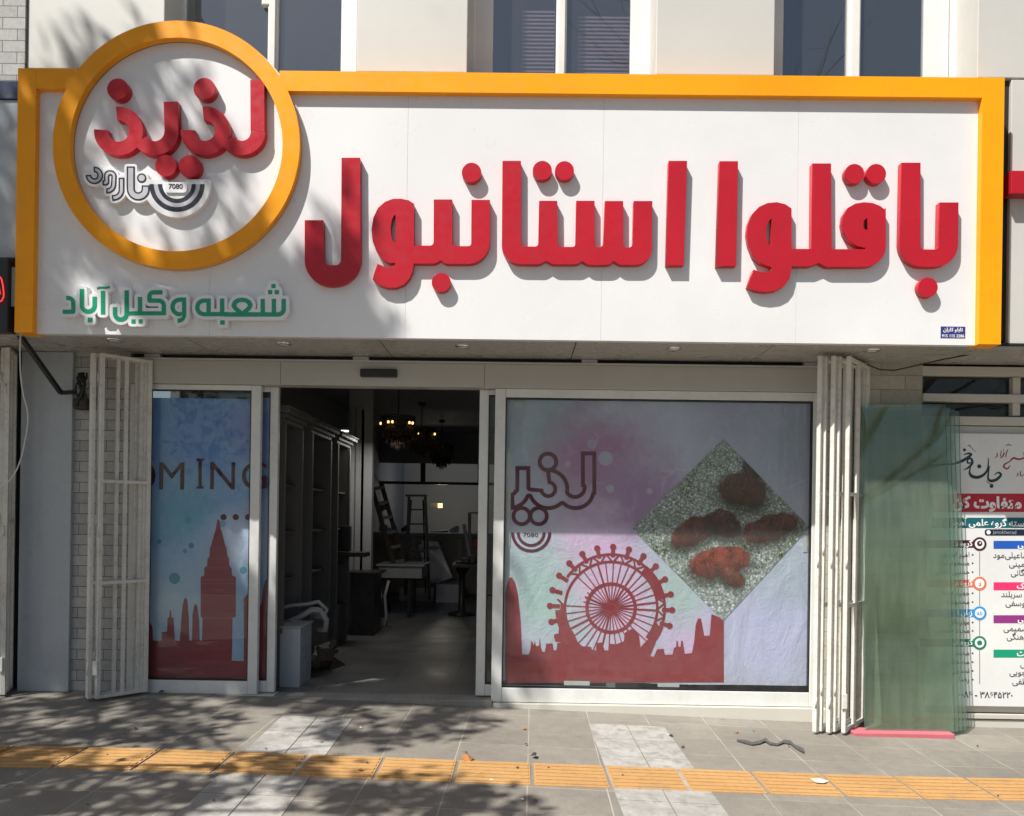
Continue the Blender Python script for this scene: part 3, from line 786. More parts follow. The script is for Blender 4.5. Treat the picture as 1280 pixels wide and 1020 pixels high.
# small grey logotype under it: white raised backing, grey letters with a black outline, striped half disc
ZB = (100, 195); sB = 7.53
dal = [arc(135, 182, 32, 78, -92, 180)]
vav = [stroke([(216, 252), (250, 252, 8), (250, 158, 45), (322, 158, 45), (312, 330, 70), (250, 328)], 42)]
re_ = [stroke([(390, 208), (390, 385, 75), (305, 395)], 46)]
na = [stroke([(477, 102), (477, 310)], 68), arc(548, 310, 36, 104, 0, 180), stroke([(617, 312), (617, 280)], 66), circ(580, 207, 40)]
alll = dal+vav+re_+na
smile = [arc(912, 262, 108, 290, 0, 180), rect(622, 246, 804, 264), rect(1020, 246, 1202, 264)]
bar = [rect(565, 258, 700, 300)]
letters('logotype_backing', alll+smile+bar, ZB, sB, 0.05, WHITEL, level=3.4, step=0.3)
def flat(name, shape, y, mat, t=0.0015, org=ZB, sc=sB, **kw): return solidpx(name, shape, y, t, mat, SG, org, sc, **kw)
yl = YS-0.05
for gshape in (dal, vav, re_, na):
    flat('letter_outline', gshape, yl-0.0020, NAVY, 0.0018, level=0.6, step=0.12)
    flat('letter_fill', gshape, yl-0.0034, LGREY, 0.0012, level=-1.35, step=0.12)
flat('stripe', [arc(912, 264, 139, 178, 0, 180)], yl-0.002, NAVY, step=0.2)
flat('stripe', [arc(912, 264, 218, 260, 0, 180)], yl-0.002, NAVY, step=0.2)
flat('stripe', [arc(912, 264, 180, 216, 0, 180)], yl-0.0012, LGREY, 0.001, step=0.2)
letters('number_plate', [rect(797, 248, 1006, 344, 34)], ZB, sB, 0.062, WHITEL, step=0.25)
p = (100+900/sB, 195+309/sB)
text('number', '7080', p[0], p[1], 9.0, YS-0.062, NAVY, SG, 'CENTER', 0.018, fa=False)
# green word
ZC, sC = (70, 340), 8.533
ZD, sD = (210, 340), 8.0
G1 = [stroke([(108, 276), (183, 276, 52), (183, 424, 6), (70, 424)], 44),
      stroke([(275, 180), (275, 421, 75), (411, 421, 75), (411, 262)], 46), rect(338, 485, 387, 534),
      stroke([(500, 200), (500, 450)], 45), stroke([(436, 176), (470, 165, 20), (530, 168, 20), (572, 160)], 22)]
G2 = [stroke([(628, 375), (628, 506, 75), (753, 506, 75), (753, 195)], 46), stroke([(753, 440), (1172, 440)], 42), stroke([(895, 265), (895, 450)], 46),
      rect(804, 504, 846, 547), rect(880, 504, 922, 547), stroke([(1135, 216), (995, 216, 45), (995, 305, 8), (1149, 305, 55), (1149, 460)], 46)]
G3 = [stroke([(180, 276), (44, 276, 95), (44, 422, 85), (160, 422)], 42), stroke([(160, 256), (160, 487, 65), (96, 487)], 42), cut(poly((100, 452), (122, 446), (138, 428), (146, 438), (128, 460), (104, 466)))]
G4 = [stroke([(425, 286), (292, 286, 80), (292, 421, 70), (600, 421)], 42), rect(384, 265, 426, 425), rect(519, 265, 562, 425), rect(522, 483, 566, 526),
      stroke([(560, 424), (1156, 424, 55), (1156, 268)], 44), rect(926, 268, 968, 425), rect(1036, 268, 1080, 425),
      poly((742, 450), (655, 375), (634, 345), (636, 320), (655, 285), (695, 262), (740, 256), (785, 262), (825, 285), (844, 320), (842, 345), (825, 375)),
      cut(poly((742, 392), (690, 350), (682, 335), (690, 315), (715, 302), (740, 298), (768, 302), (790, 315), (798, 335), (790, 350))),
      rect(1033, 120, 1075, 160), rect(1000, 180, 1042, 222), rect(1066, 180, 1108, 222)]
tr_ = lambda sh, org, sc: [(g, [(org[0]+x/sc, org[1]+y/sc) for x, y in q]) for g, q in sh]
W1 = tr_(G1+G2, ZC, sC)+tr_(G3, ZD, sD); W2 = tr_(G4, ZD, sD)
for W in (W1, W2):
    solid('green_word_backing', outline([q for q in W if q[0] == '+'], 4.0, 0.3), YS-0.05, 0.0495, WHITEL, SG, 0.001)
for Gs, og, sc in ((G1, ZC, sC), (G2, ZC, sC), (G3, ZD, sD), (G4, ZD, sD)):
    flat('green_word', Gs, YS-0.0525, GREEN, 0.002, og, sc, step=0.2)
# maker's sticker
ST = ebox('maker_sticker', (1176, 408), (1206.5, 423), YS-0.0015, 0.001, BLUEST, SG, 0)
text('sticker_text', 'تابلو کاران', 1191.2, 414.2, 6.2, YS-0.0015, WHITEL, ST, 'CENTER', 0.03)
text('sticker_text', '915 115 2286', 1191.2, 421.6, 5.0, YS-0.0015, WHITEL, ST, 'CENTER', 0.02, fa=False)

# ------------------------------------------------------------------ neighbouring signs
nb = thing('neighbour_sign', 'plain blue grey sign panel with a dark blue band, cut off by the left edge', 'sign', (-4.6, -0.70, 3.0))
box('panel', -7.0, xl-0.012, -0.70, -0.60, un(10, 322, -0.70).z, un(10, 125, -0.70).z, BLUEGREY, nb)
box('band', -7.0, xl-0.012, -0.715, -0.60, un(10, 124.5, -0.70).z, un(10, 102, -0.70).z, paint('dark_blue_band', (0.03, 0.045, 0.10), 0.4), nb)
nn = thing('neon_sign', 'black box sign with a glowing red neon outline at the left edge', 'neon sign', (-4.5, -1.0, 2.9))
box('case', -6.0, un(10, 360, -0.83).x, -0.83, -0.72, un(8, 414, -0.83).z, un(8, 323, -0.83).z, BLACKM, nn, 0.01)
ns = N('red_neon'); NEON = ns.done((0.5, 0.02, 0.02), 0.4, emit=(1.0, 0.05, 0.05), es=0.9)
pts = [un(x, y, -0.842) for x, y in ((-9, 350), (-5, 346), (-1, 345), (2, 349), (3.5, 356), (4.5, 364), (4.5, 371), (2, 376), (-3, 378), (-9, 377))]
MB().tube(pts, 0.005, 8).build('neon_tube', NEON, nn)
pts = [un(x, y, -0.842) for x, y in ((-9, 357), (-3, 356), (-1, 360), (0, 367), (-3, 370), (-9, 370))]
MB().tube(pts, 0.0045, 8).build('neon_tube', NEON, nn)
box('bracket_plate', un(11, 340, -0.8).x, un(19, 340, -0.8).x, -0.79, -0.76, un(15, 378, -0.9).z, un(15, 328, -0.9).z, GREYP, nn, 0.004)
rs = thing('red_sign_band', 'plain red horizontal sign band at the right edge of the facade', 'sign', (4.2, YF, 4.2))
box('band', un(1254, 228, YF).x, 9, YF-0.10, YF-0.001, un(1265, 242, YF-0.10).z, un(1265, 213, YF-0.10).z, RED, rs, 0.004)

# ------------------------------------------------------------------ folding gates
def gate(name, label, near, far, n, step, z1, rows, mat=GATEP, mids=(0.5,)):
    """stack of folded leaves; near/far are plan points of the front leaf, the others step to the left"""
    near, far = Vector(near), Vector(far); root = thing(name, label, 'folding gate', (near.x, near.y, gz(near.x)), 'folding security gates beside the shopfronts')
    for k in range(n):
        j = (random.random()-0.5)*0.02
        a = near+Vector((-step*k+j, 0.03*(k % 2)+j*0.5)); c = far+Vector((-step*k*0.92-j, 0.01*(k % 2)))
        z0 = gz(a.x)+0.022; L = MB(); d = (c-a); u = d.normalized()
        at = lambda t, z: (a.x+d.x*t, a.y+d.y*t, z)
        nrm = Vector((u.x, u.y, 0))
        for t in (0.0, 1.0): L.obox(at(t, z0), at(t, z1), 0.034, 0.032, nrm, 0.003)
        for t in (mids if k in (0, 2) else ()): L.obox(at(t, z0), at(t, z1), 0.030, 0.028, nrm, 0.002)
        for z in [z0+0.014, z1-0.014]+[z0+(z1-z0)*r for r in rows]:
            L.obox(at(0.02, z), at(0.98, z), 0.026, 0.026, Vector((0, 0, 1)), 0.002)
        m_ = 1
        for q in range(1, m_):
            t = q/m_
            if min(abs(t-x) for x in mids) > 0.05: L.obox(at(t, z0+0.03), at(t, z1-0.03), 0.007, 0.012, nrm)
        P = L.build('leaf', mat, root)
        hb = MB()
        for zz in (0.20, 1.35, 2.55):
            z = z0+zz+0.1*(k % 2)
            hb.tube([(a.x-0.004, a.y-0.02, z), (a.x-0.004, a.y-0.02, z+0.085)], 0.008, 8)
        hb.each('hinge', mat, P)
        if k == 0:
            lb = MB(); lb.box(a.x-0.03, a.x+0.012, a.y-0.035, a.y-0.016, z0+0.20, z0+0.32, 0.004); lb.build('lock', GATEP, P)
    return root
g1 = un(126, 660, -0.34); g2 = un(184, 660, -0.06)
gate('folding_gate', 'cream folding gate folded beside the COMING window at the left', (g1.x, -0.34), (g2.x, -0.06), 4, 0.038, un(150, 446, -0.2).z, (0.335, 0.63))
h1 = un(1057, 680, -0.42); h2 = un(1083, 680, -0.03)
gate('folding_gate', 'cream folding gate folded beside the leaning green glass', (h1.x, -0.42), (h2.x, -0.03), 5, 0.056, un(1050, 449, -0.3).z, (0.335, 0.635))
fg = un(14, 660, -0.20)
gate('folding_gate', 'cream folding gate cut off by the left edge of the photo', (un(7, 660, -0.26).x, -0.26), (un(16, 660, -0.02).x, -0.02), 5, 0.06, un(10, 436, -0.2).z, (0.5,))

# ------------------------------------------------------------------ bracket, cables
br = thing('wall_bracket', 'dark bent steel bracket arm under the left end of the sign', 'bracket', (-4.0, -0.4, 2.9))
A, B_, C_ = un(24, 418, -0.62), un(76, 491, -0.14), un(96, 490, -0.06)
bb = MB(); bb.obox(A, B_, 0.035, 0.035, bevel=0.003); bb.obox(B_+Vector((-0.01, 0, 0)), C_, 0.03, 0.035, bevel=0.003); bb.build('arm', STEELB, br)
cw = thing('cable_bundle', 'bundle of black cables and rag hanging beside the left folding gate', 'cables', (-3.75, -0.05, 2.6))
cb_ = MB()
for i in range(7):
    o = random.uniform(-3, 3); pts = [un(102+o+random.uniform(-3, 3)+3*math.sin(k*0.9+i), 466+k*7.0, -0.06-0.01*i) for k in range(7)]
    cb_.tube(pts, 0.007+0.006*random.random(), 7)
cb_.box(*(lambda a, c: (a.x, c.x, -0.12, -0.02, c.z, a.z))(un(92, 498, -0.1), un(110, 512, -0.1)), 0.02)
cb_.build('cable', STEELB, cw)
pts = [un(30, 417, -0.6), un(50, 423, -0.5), un(78, 431, -0.3), un(108, 436, -0.1), un(135, 437, -0.02)]
tag(MB().tube(pts, 0.006, 7).build('black_cable', STEELB), 'thin black cable sagging below the left end of the sign', 'cable')
pts = [un(x, y, -0.72+i*0.02) for i, (x, y) in enumerate(((26, 412), (25, 440), (26, 470), (29, 492), (34, 512), (34.5, 530), (31, 553), (25, 577), (17, 594), (8, 604), (-6, 609), (-40, 600)))]
sm = []
for i in range(len(pts)-1):
    p0, p1, p2, p3 = pts[max(i-1, 0)], pts[i], pts[i+1], pts[min(i+2, len(pts)-1)]
    for t in (0, 0.25, 0.5, 0.75):
        sm.append(0.5*((2*p1)+(-p0+p2)*t+(2*p0-5*p1+4*p2-p3)*t*t+(-p0+3*p1-3*p2+p3)*t**3))
tag(MB().tube(sm, 0.0055, 8).build('white_cable', CABLE), 'thin white cable hanging loose from the left end of the sign', 'cable')
pts = [un(x, y, -0.45+0.02*i) for i, (x, y) in enumerate(((1084, 456), (1100, 462), (1118, 463), (1145, 457), (1180, 449), (1230, 440), (1262, 432)))]
tag(MB().tube(pts, 0.006, 7).build('black_cable', STEELB), 'thin black cable sagging under the soffit above the green glass', 'cable')

# ------------------------------------------------------------------ glass sheets leaning by the gate
def pane(name, label, pxl, pxr, top, bot, yb, yt, t=0.010):
    a, c = un(pxl, bot, yb), un(pxr, bot, yb); z1 = un((pxl+pxr)/2, top, yt).z; z0 = gz((a.x+c.x)/2)+0.033
    b = MB()
    P = [(a.x+0.012, yb, z0), (c.x, yb, z0), (c.x, yt, z1), (a.x, yt, z1)]
    f = [b.bm.verts.new(q) for q in P]; r = [b.bm.verts.new((q[0], q[1]+t, q[2])) for q in P]
    b.bm.faces.new(f); b.bm.faces.new(r[::-1]); 
    b2 = b
    o = thing(name, label, 'glass sheet', ((a.x+c.x)/2, yb, z0), 'glass sheets leaning beside the right gate')
    b.build('sheet', GLASSG, o)
    e = MB()
    for q in ((0, 1), (1, 2), (2, 3), (3, 0)):
        i, j = q; P0, P1 = Vector(P[i]), Vector(P[j])
        e.face([P0, P1, P1+Vector((0, t, 0)), P0+Vector((0, t, 0))])
    e.build('polished_edge', GLEDGE, o)
    return o
pane('glass_sheet', 'frontmost green glass sheet leaning on the brick pier', 1080, 1193, 505, 905, -0.36, -0.16)
for k, lab in enumerate(('second green glass sheet, its edge just showing past the front sheet', 'third green glass sheet, edge showing between the second and the last', 'rearmost green glass sheet, sticking out farthest over the poster')):
    pane('glass_sheet', lab, 1082+k*2, 1198+k*5, 509+k*2, 905, -0.335+k*0.03, -0.145+k*0.02)
a, c = un(1066, 915, -0.40), un(1192, 915, -0.40)
zz = gz(a.x, -0.4)
tag(box('foam_strip', a.x, c.x, -0.425, -0.26, zz-0.03, zz+0.030, PINK, None, 0.008), 'pink foam strip under the leaning glass sheets', 'foam strip')

# ------------------------------------------------------------------ litter on the pavement
def on_ground(pts, dz=0.004):
    o = []
    for x, y in pts:
        q = ung(x, y); o.append(Vector((q.x, q.y, gz(q.x, q.y)+dz)))
    return o
def crumple(name, pts, mat, label, cat, h=0.02):
    P = on_ground(pts, 0.012); c = sum(P, Vector())/len(P); b = MB()
    cv = b.bm.verts.new(c+Vector((0, 0, h))); vs = [b.bm.verts.new(p+Vector((0, 0, random.uniform(-0.004, h*0.7)))) for p in P]
    for i in range(len(vs)): b.bm.faces.new((cv, vs[i], vs[(i+1) % len(vs)]))
    md = b.build(name, mat); s_ = md.modifiers.new('s', 'SOLIDIFY'); s_.thickness = 0.002
    return tag(md, label, cat)
P = on_ground([(921, 927), (930, 929), (940, 931), (950, 929.5), (957, 927), (962, 931), (972, 932), (980, 929), (988, 930), (993, 934), (1000, 938), (1005, 941)], 0.004)
W = [0.01, 0.03, 0.05, 0.055, 0.045, 0.03, 0.035, 0.04, 0.045, 0.04, 0.06, 0.05]; b = MB(); L = []
for i, p in enumerate(P):
    t = (P[min(i+1, len(P)-1)]-P[max(i-1, 0)]).normalized(); s_ = Vector((0.35, 1, 0)).normalized()
    hgt = 0.005*(math.sin(i*1.9)+1)
    L.append((b.bm.verts.new(p+s_*W[i]*0.8+Vector((0, 0, hgt))), b.bm.verts.new(p-s_*W[i]*0.8+Vector((0, 0, hgt*0.5)))))
for q, r in zip(L, L[1:]): b.bm.faces.new((q[0], q[1], r[1], r[0]))
rg = b.build('fabric_strap', paint('grey_rag', (0.09, 0.085, 0.08), 0.85, 0, 0.5, (0.03, 0.03, 0.03), 9, 0.3)); q = rg.modifiers.new('s', 'SOLIDIFY'); q.thickness = 0.008
tag(rg, 'dark grey twisted strap lying on the pavement before the window', 'strap')
PAPER = paint('pale_paper', (0.66, 0.62, 0.52), 0.8); DLEAF = paint('dry_leaf', (0.36, 0.15, 0.04), 0.8); BLK = paint('black_scrap', (0.03, 0.03, 0.05), 0.6)
crumple('paper_scrap', [(1013, 977), (1024, 976), (1036, 979.5), (1030, 982), (1020, 981)], PAPER, 'pale crumpled paper scrap on the orange tactile strip', 'litter', 0.012)
crumple('dry_leaf', [(576, 947), (583, 946), (592, 950), (588, 953.5), (580, 952)], DLEAF, 'orange dry leaf lying on the tactile strip near the middle', 'leaf', 0.03)
crumple('dry_leaf', [(447, 964), (452, 963.5), (455, 966), (449, 967)], DLEAF, 'small yellow dry leaf lying on the tactile strip before the doorway', 'leaf', 0.015)
crumple('plastic_scrap', [(663, 948), (667, 945.5), (671, 947), (669, 950)], BLK, 'small dark scrap standing on the upper edge of the tactile strip', 'litter', 0.03)
crumple('plastic_scrap', [(696, 874), (700, 872), (704, 874), (702, 876)], BLK, 'small dark scrap lying below the right shop window', 'litter', 0.02)
crumple('plastic_scrap', [(197, 867), (202, 865.5), (206, 867), (202, 868)], BLK, 'small dark scrap lying below the COMING window', 'litter', 0.02)
for i in range(26):
    px, py = random.uniform(20, 1260), random.uniform(905, 1015)
    s_ = random.uniform(1.2, 3.0)
    crumple('leaf_crumb', [(px-s_, py), (px, py-s_*0.35), (px+s_, py+0.2), (px+0.2, py+s_*0.4)], random.choice((PAPER, DLEAF, BLK, BLK)), 'tiny scrap of dry leaf or grit on the pavement', 'litter', 0.006)['group'] = 'crumbs scattered on the pavement'
# ------------------------------------------------------------------ posters in the shop windows
YP = 0.052
def poster_mat(name, base, blots, specks, line=None, wr=0.6):
    """printed sheet: soft colour fields of the print (centre pixel, radius in px, colour), water-colour noise, drops"""
    s = N(name); X = s.xyz(); k = (YP-CAM.y)/FPX
    wx = s.math('ADD', X[0], s.math('MULTIPLY', s.math('SUBTRACT', s.noise(2.6, 6, 0.65), 0.5), 0.7))
    wz = s.math('ADD', X[2], s.math('MULTIPLY', s.math('SUBTRACT', s.noise(3.1, 6, 0.65, s.scaled(1, 2, 1.1)), 0.5), 0.7))
    c = base
    for px, py, r, col in blots:
        p = un(px, py, YP); dx = s.math('SUBTRACT', wx, p.x); dz = s.math('SUBTRACT', wz, p.z)
        d = s.math('SQRT', s.math('ADD', s.math('MULTIPLY', dx, dx), s.math('MULTIPLY', dz, dz)))
        c = s.mix(s.ramp(d, r*k*0.25, r*k*1.1, 1, 0), c, col)
    c = s.mix(s.ramp(s.noise(7, 7, 0.7, dist=0.6), 0.52, 0.74, 0, 0.22), c, (0.78, 0.80, 0.84))
    for px, py, r, col, a in specks:
        p = un(px, py, YP); dx = s.math('SUBTRACT', X[0], p.x); dz = s.math('SUBTRACT', X[2], p.z)
        d = s.math('SQRT', s.math('ADD', s.math('MULTIPLY', dx, dx), s.math('MULTIPLY', dz, dz)))
        c = s.mix(s.math('MULTIPLY', s.math('LESS_THAN', d, r*k), a), c, col)
    if line:
        vo = s.n('TexVoronoi', feature='DISTANCE_TO_EDGE'); s.put(vo.inputs['Vector'], s.co); vo.inputs['Scale'].default_value = 2.6
        l = s.math('MULTIPLY', s.math('LESS_THAN', vo.outputs[0], 0.012), s.ramp(s.noise(1.9, 3), 0.5, 0.65, 0, 0.45)); c = s.mix(l, c, (0.85, 0.88, 0.9))
    h = s.math('ADD', s.noise(3.5, 4, 0.5, s.scaled(1, 1, 0.5), 1.5), s.math('MULTIPLY', s.noise(13, 3, 0.5, None, 2.0), 0.25))
    return s.done(c, 0.42, 0, s.bump(h, wr, 0.03), 0.4, thin=0.14)
PM1 = poster_mat('blue_poster_print', (0.36, 0.57, 0.82), [(250, 530, 120, (0.18, 0.37, 0.74)), (225, 640, 50, (0.20, 0.52, 0.70)), (300, 680, 60, (0.66, 0.74, 0.93)), (215, 770, 90, (0.60, 0.74, 0.86)), (320, 540, 50, (0.24, 0.30, 0.66))],
                 [(218, 723, 7, (0.04, 0.30, 0.46), 0.8), (304, 713, 4.5, (0.04, 0.36, 0.50), 0.8), (239, 682, 3.5, (0.06, 0.16, 0.42), 0.8), (199, 677, 3, (0.06, 0.2, 0.45), 0.7), (231, 689, 2.5, (0.06, 0.2, 0.5), 0.7), (278, 655, 4, (0.05, 0.3, 0.6), 0.6), (235, 650, 5, (0.04, 0.34, 0.5), 0.5)])
PM2 = poster_mat('lilac_poster_print', (0.62, 0.62, 0.76), [(690, 540, 90, (0.40, 0.50, 0.55)), (745, 575, 85, (0.52, 0.25, 0.44)), (800, 625, 70, (0.46, 0.28, 0.50)), (740, 695, 70, (0.86, 0.58, 0.86)), (675, 740, 75, (0.52, 0.68, 0.66)), (770, 760, 60, (0.86, 0.58, 0.80)), (850, 740, 45, (0.55, 0.66, 0.66)),
                 (870, 800, 45, (0.78, 0.58, 0.84)), (965, 790, 80, (0.66, 0.66, 0.92)), (990, 560, 80, (0.48, 0.52, 0.64)), (920, 520, 70, (0.48, 0.48, 0.60)), (985, 720, 50, (0.56, 0.62, 0.74))],
                 [(651, 570, 10, (0.52, 0.64, 0.70), 0.6), (757, 573, 9, (0.52, 0.66, 0.70), 0.6), (740, 555, 6, (0.5, 0.6, 0.7), 0.4), (763, 611, 5, (0.62, 0.66, 0.75), 0.6), (710, 580, 4, (0.6, 0.6, 0.7), 0.4), (812, 614, 4, (0.66, 0.66, 0.75), 0.5)], True)
INKR = paint('dark_red_ink', (0.285, 0.030, 0.042), 0.42, 0, 0.12, (0.20, 0.03, 0.04), 1.5, 0.02)
INKM = paint('maroon_ink', (0.12, 0.016, 0.04), 0.55, 0, 0.05, spec=0.25)
INKB = paint('dark_brown_ink', (0.065, 0.02, 0.035), 0.65, 0, 0.05, spec=0.15)
TAPE = paint('translucent_tape', (0.55, 0.58, 0.55), 0.3)
p1_ = thing('window_poster', 'blue poster reading COMING with a red clock tower skyline, in the left window', 'poster', (-2.8, YP, 0.1))
p2_ = thing('window_poster', 'lilac poster with a red ferris wheel and a diamond food picture, in the right window', 'poster', (1.3, YP, 0.1))
def psheet(name, pa, pb, Y, mat, parent, wob=0.0):
    a, c = un(*pa, Y), un(*pb, Y); b = MB(); nx, nz = 24, 24; V = []
    for j in range(nz+1):
        row = []
        for i in range(nx+1):
            u, v = i/nx, j/nz; x = a.x+(c.x-a.x)*u; z = a.z+(c.z-a.z)*v
            if j == nz: z += wob*(math.sin(u*7)+0.6*math.sin(u*17+1))*0.5+wob*0.6
            row.append(b.bm.verts.new((x, Y, z)))
        V.append(row)
    for j in range(nz):
        for i in range(nx): b.bm.faces.new((V[j][i], V[j+1][i], V[j+1][i+1], V[j][i+1]))
    o = b.build(name, mat, parent); m_ = o.modifiers.new('s', 'SOLIDIFY'); m_.thickness = 0.0012; m_.offset = 1 
    return o
psheet('printed_sheet', (178, 497), (316, 858), YP+0.003, PM1, p1_)
psheet('printed_sheet', (318, 497), (341, 858), 0.118, PM1, p1_)
psheet('printed_sheet', (632, 499.5), (1011.5, 858), YP+0.003, PM2, p2_, 0.008)
def ink(name, shape, par, mat, org=(0, 0), sc=1.0, step=0.3, y=YP, t=0.0012, **kw):
    return solidpx(name, shape, y, t, mat, par, org, sc, step=step, **kw)
# --- left poster: lettering and skyline (crop origin 180,560 scale 3.4)
ZL = (180, 560); sL = 3.4
k0 = 612.0
def capline(body, px, sx=1.0): return text('lettering', body, px, 611.5, 50, YP-0.0, INKB, p1_, 'LEFT', 0.0, 0.001, sx, False, 0.0006)
for bd, px, sx in (('C', 130, 1), ('O', 159, 0.92), ('M', 195.5, 0.98), ('N', 259, 0.98), ('G', 299.5, 1.0)): capline(bd, px, sx)
ink('lettering', [rect(223, 45, 253, 55), rect(223, 163, 253, 173), rect(231, 46, 245, 172)], p1_, INKB, ZL, sL, 0.2)
for cx in (338, 390, 442): ink('dot', [circ(cx, 294, 13, n=30)], p1_, INKM, ZL, sL, 0.25)
ink('skyline', [poly((0, 705), (18, 700), (24, 740), (36, 760), (38, 818), (74, 820), (76, 782), (98, 780), (100, 722), (107, 720), (109, 690), (114, 690), (116, 720), (126, 722), (130, 818), (152, 820), (158, 730), (166, 660), (172, 640), (178, 636), (184, 648), (190, 720), (192, 818), (204, 818), (206, 710), (214, 668), (219, 662), (226, 672), (234, 730), (236, 818), (246, 820), (249, 722), (241, 716), (241, 548), (256, 542), (256, 510), (268, 500), (270, 470), (278, 462), (280, 425), (286, 412), (296, 375), (306, 340), (312, 304), (319, 304), (325, 340), (336, 378), (344, 412), (350, 425), (354, 460), (360, 466), (362, 500), (372, 512), (374, 542), (390, 548), (390, 716), (376, 722), (374, 852), (372, 904), (424, 906), (424, 640), (440, 620), (440, 980), (0, 980))], p1_, INKR, ZL, sL, 0.3)
TWR = paint('tower_line_ink', (0.40, 0.10, 0.11), 0.42)
ink('tower_detail', [rect(245, 558, 387, 562), rect(262, 508, 371, 511), rect(270, 470, 362, 472.5), rect(243, 575, 387, 578), rect(252, 722, 374, 725), rect(300, 602, 340, 606), rect(280, 425, 350, 427)], p1_, TWR, ZL, sL, 0.2, y=YP-0.0014, t=0.001)
ink('skyline', [poly((484, 690), (500, 660), (508, 590), (516, 560), (530, 555), (530, 980), (484, 980))], p1_, INKR, ZL, sL, 0.3, 0.1145)
# --- right poster: outlined logo (crop origin 625,540 scale 6.375)
ZP = (625, 540); sP_ = 6.375
lg = [stroke([(706, 155), (706, 500)], 122), arc(603, 465, 0, 157, 0, 180, 60), cut(rect(490, 340, 646, 466)), cut(('+', arc(598, 440, 0, 62, 0, 180)[1])),
      arc(385, 455, 40, 167, -97, 185, 60), cut(poly((150, 260), (364, 260), (364, 412), (340, 440), (150, 440)))]
stem = [stroke([(182, 272), (182, 520)], 120), arc(80, 455, 32, 166, 5, 88)]
ink('logo', lg+stem, p2_, INKM, ZP, sP_, 0.14, band=4.9)
ink('logo_dot', [circ(382, 238, 82), cut(circ(382, 238, 50))], p2_, INKM, ZP, sP_, 0.2, y=YP-0.0016)
for cx in (172, 308): ink('logo_dot', [circ(cx, 670, 80), cut(circ(cx, 670, 50))], p2_, INKM, ZP, sP_, 0.2, y=YP-0.0016-cx*1e-6)
ink('logo_stripe', [arc(248, 800, 136, 160, 0, 180), ], p2_, INKM, ZP, sP_, 0.2)
ink('logo_stripe', [arc(248, 800, 92, 115, 0, 180)], p2_, INKM, ZP, sP_, 0.2)
text('logo_number', '7080', 625+243/sP_, 540+834/sP_, 7.2, YP, INKM, p2_, 'CENTER', 0.0, fa=False, sx=1.35, proud=0.0006)
# ferris wheel (crop origin 670,670 scale 5.333)
ZW = (670, 670); sW = 5.333
C = (500, 480); sh = [arc(*C, 150, 172, 0, 360, 60), arc(*C, 300, 316, 150, 400, 70), arc(*C, 350, 366, 215, 395, 60), circ(*C, 42, n=24)]
R_ = math.radians
for i in range(36):
    a = R_(i*10+3); i_dir = (math.cos(a), math.sin(a)); 
    r1 = 318 if not (185 < (i*10+3) % 360 < 222) else 190
    sh.append(stroke([(C[0]+20*i_dir[0], C[1]+20*i_dir[1]), (C[0]+r1*i_dir[0], C[1]+r1*i_dir[1])], 6.5 if i % 5 else 12))
for i in range(24):
    d = i*15+2; a = R_(d)
    if 30 < d < 145: continue
    c, s_ = math.cos(a), math.sin(a); x, y = C[0]+408*c, C[1]+408*s_
    sh.append(circ(x, y, 21, n=18)); sh.append(stroke([(C[0]+340*c, C[1]+340*s_), (x, y)], 26))
    if not 195 < d < 225:
        for e in (-7.5, 7.5):
            q = R_(d+e); sh.append(stroke([(C[0]+306*c, C[1]+306*s_), (C[0]+362*math.cos(q), C[1]+362*math.sin(q))], 11))
sh += [arc(*C, 310, 368, 310, 350, 20), arc(*C, 330, 372, 150, 178, 20), arc(*C, 300, 372, 20, 40, 12)]
ink('ferris_wheel', sh, p2_, INKR, ZW, sW, 0.28, y=YP-0.0004)
skyl = [(-205, 980), (-205, 390), (-195, 330), (-178, 280), (-160, 275), (-140, 310), (-122, 380), (-112, 470), (-103, 560), (-97, 700), (-92, 790), (-48, 790), (-38, 760), (-32, 700), (-24, 705), (-16, 730), (-8, 700), (0, 735), (20, 730), (25, 675), (32, 740), (42, 772), (60, 772), (68, 718), (110, 716), (118, 762), (135, 762), (142, 715), (182, 708), (128, 704), (124, 672), (150, 650), (158, 560), (165, 450), (186, 450), (205, 570), (230, 610), (258, 660), (280, 710), (310, 735), (365, 738), (375, 760), (400, 762), (404, 712), (440, 710), (456, 762), (482, 762), (490, 718), (535, 722), (585, 702), (592, 645), (640, 618), (685, 650), (696, 742), (745, 690), (800, 705), (760, 800), (785, 805), (808, 755), (850, 752), (860, 792), (910, 790), (920, 746), (934, 740), (936, 700), (945, 700), (950, 738), (964, 738), (968, 698), (978, 700), (985, 745), (992, 786), (1040, 780), (1055, 700), (1065, 590), (1080, 550), (1100, 550), (1122, 665), (1158, 665), (1170, 520), (1252, 555), (1252, 975)]
ink('skyline', [poly(*skyl)], p2_, INKR, ZW, sW, 0.3)
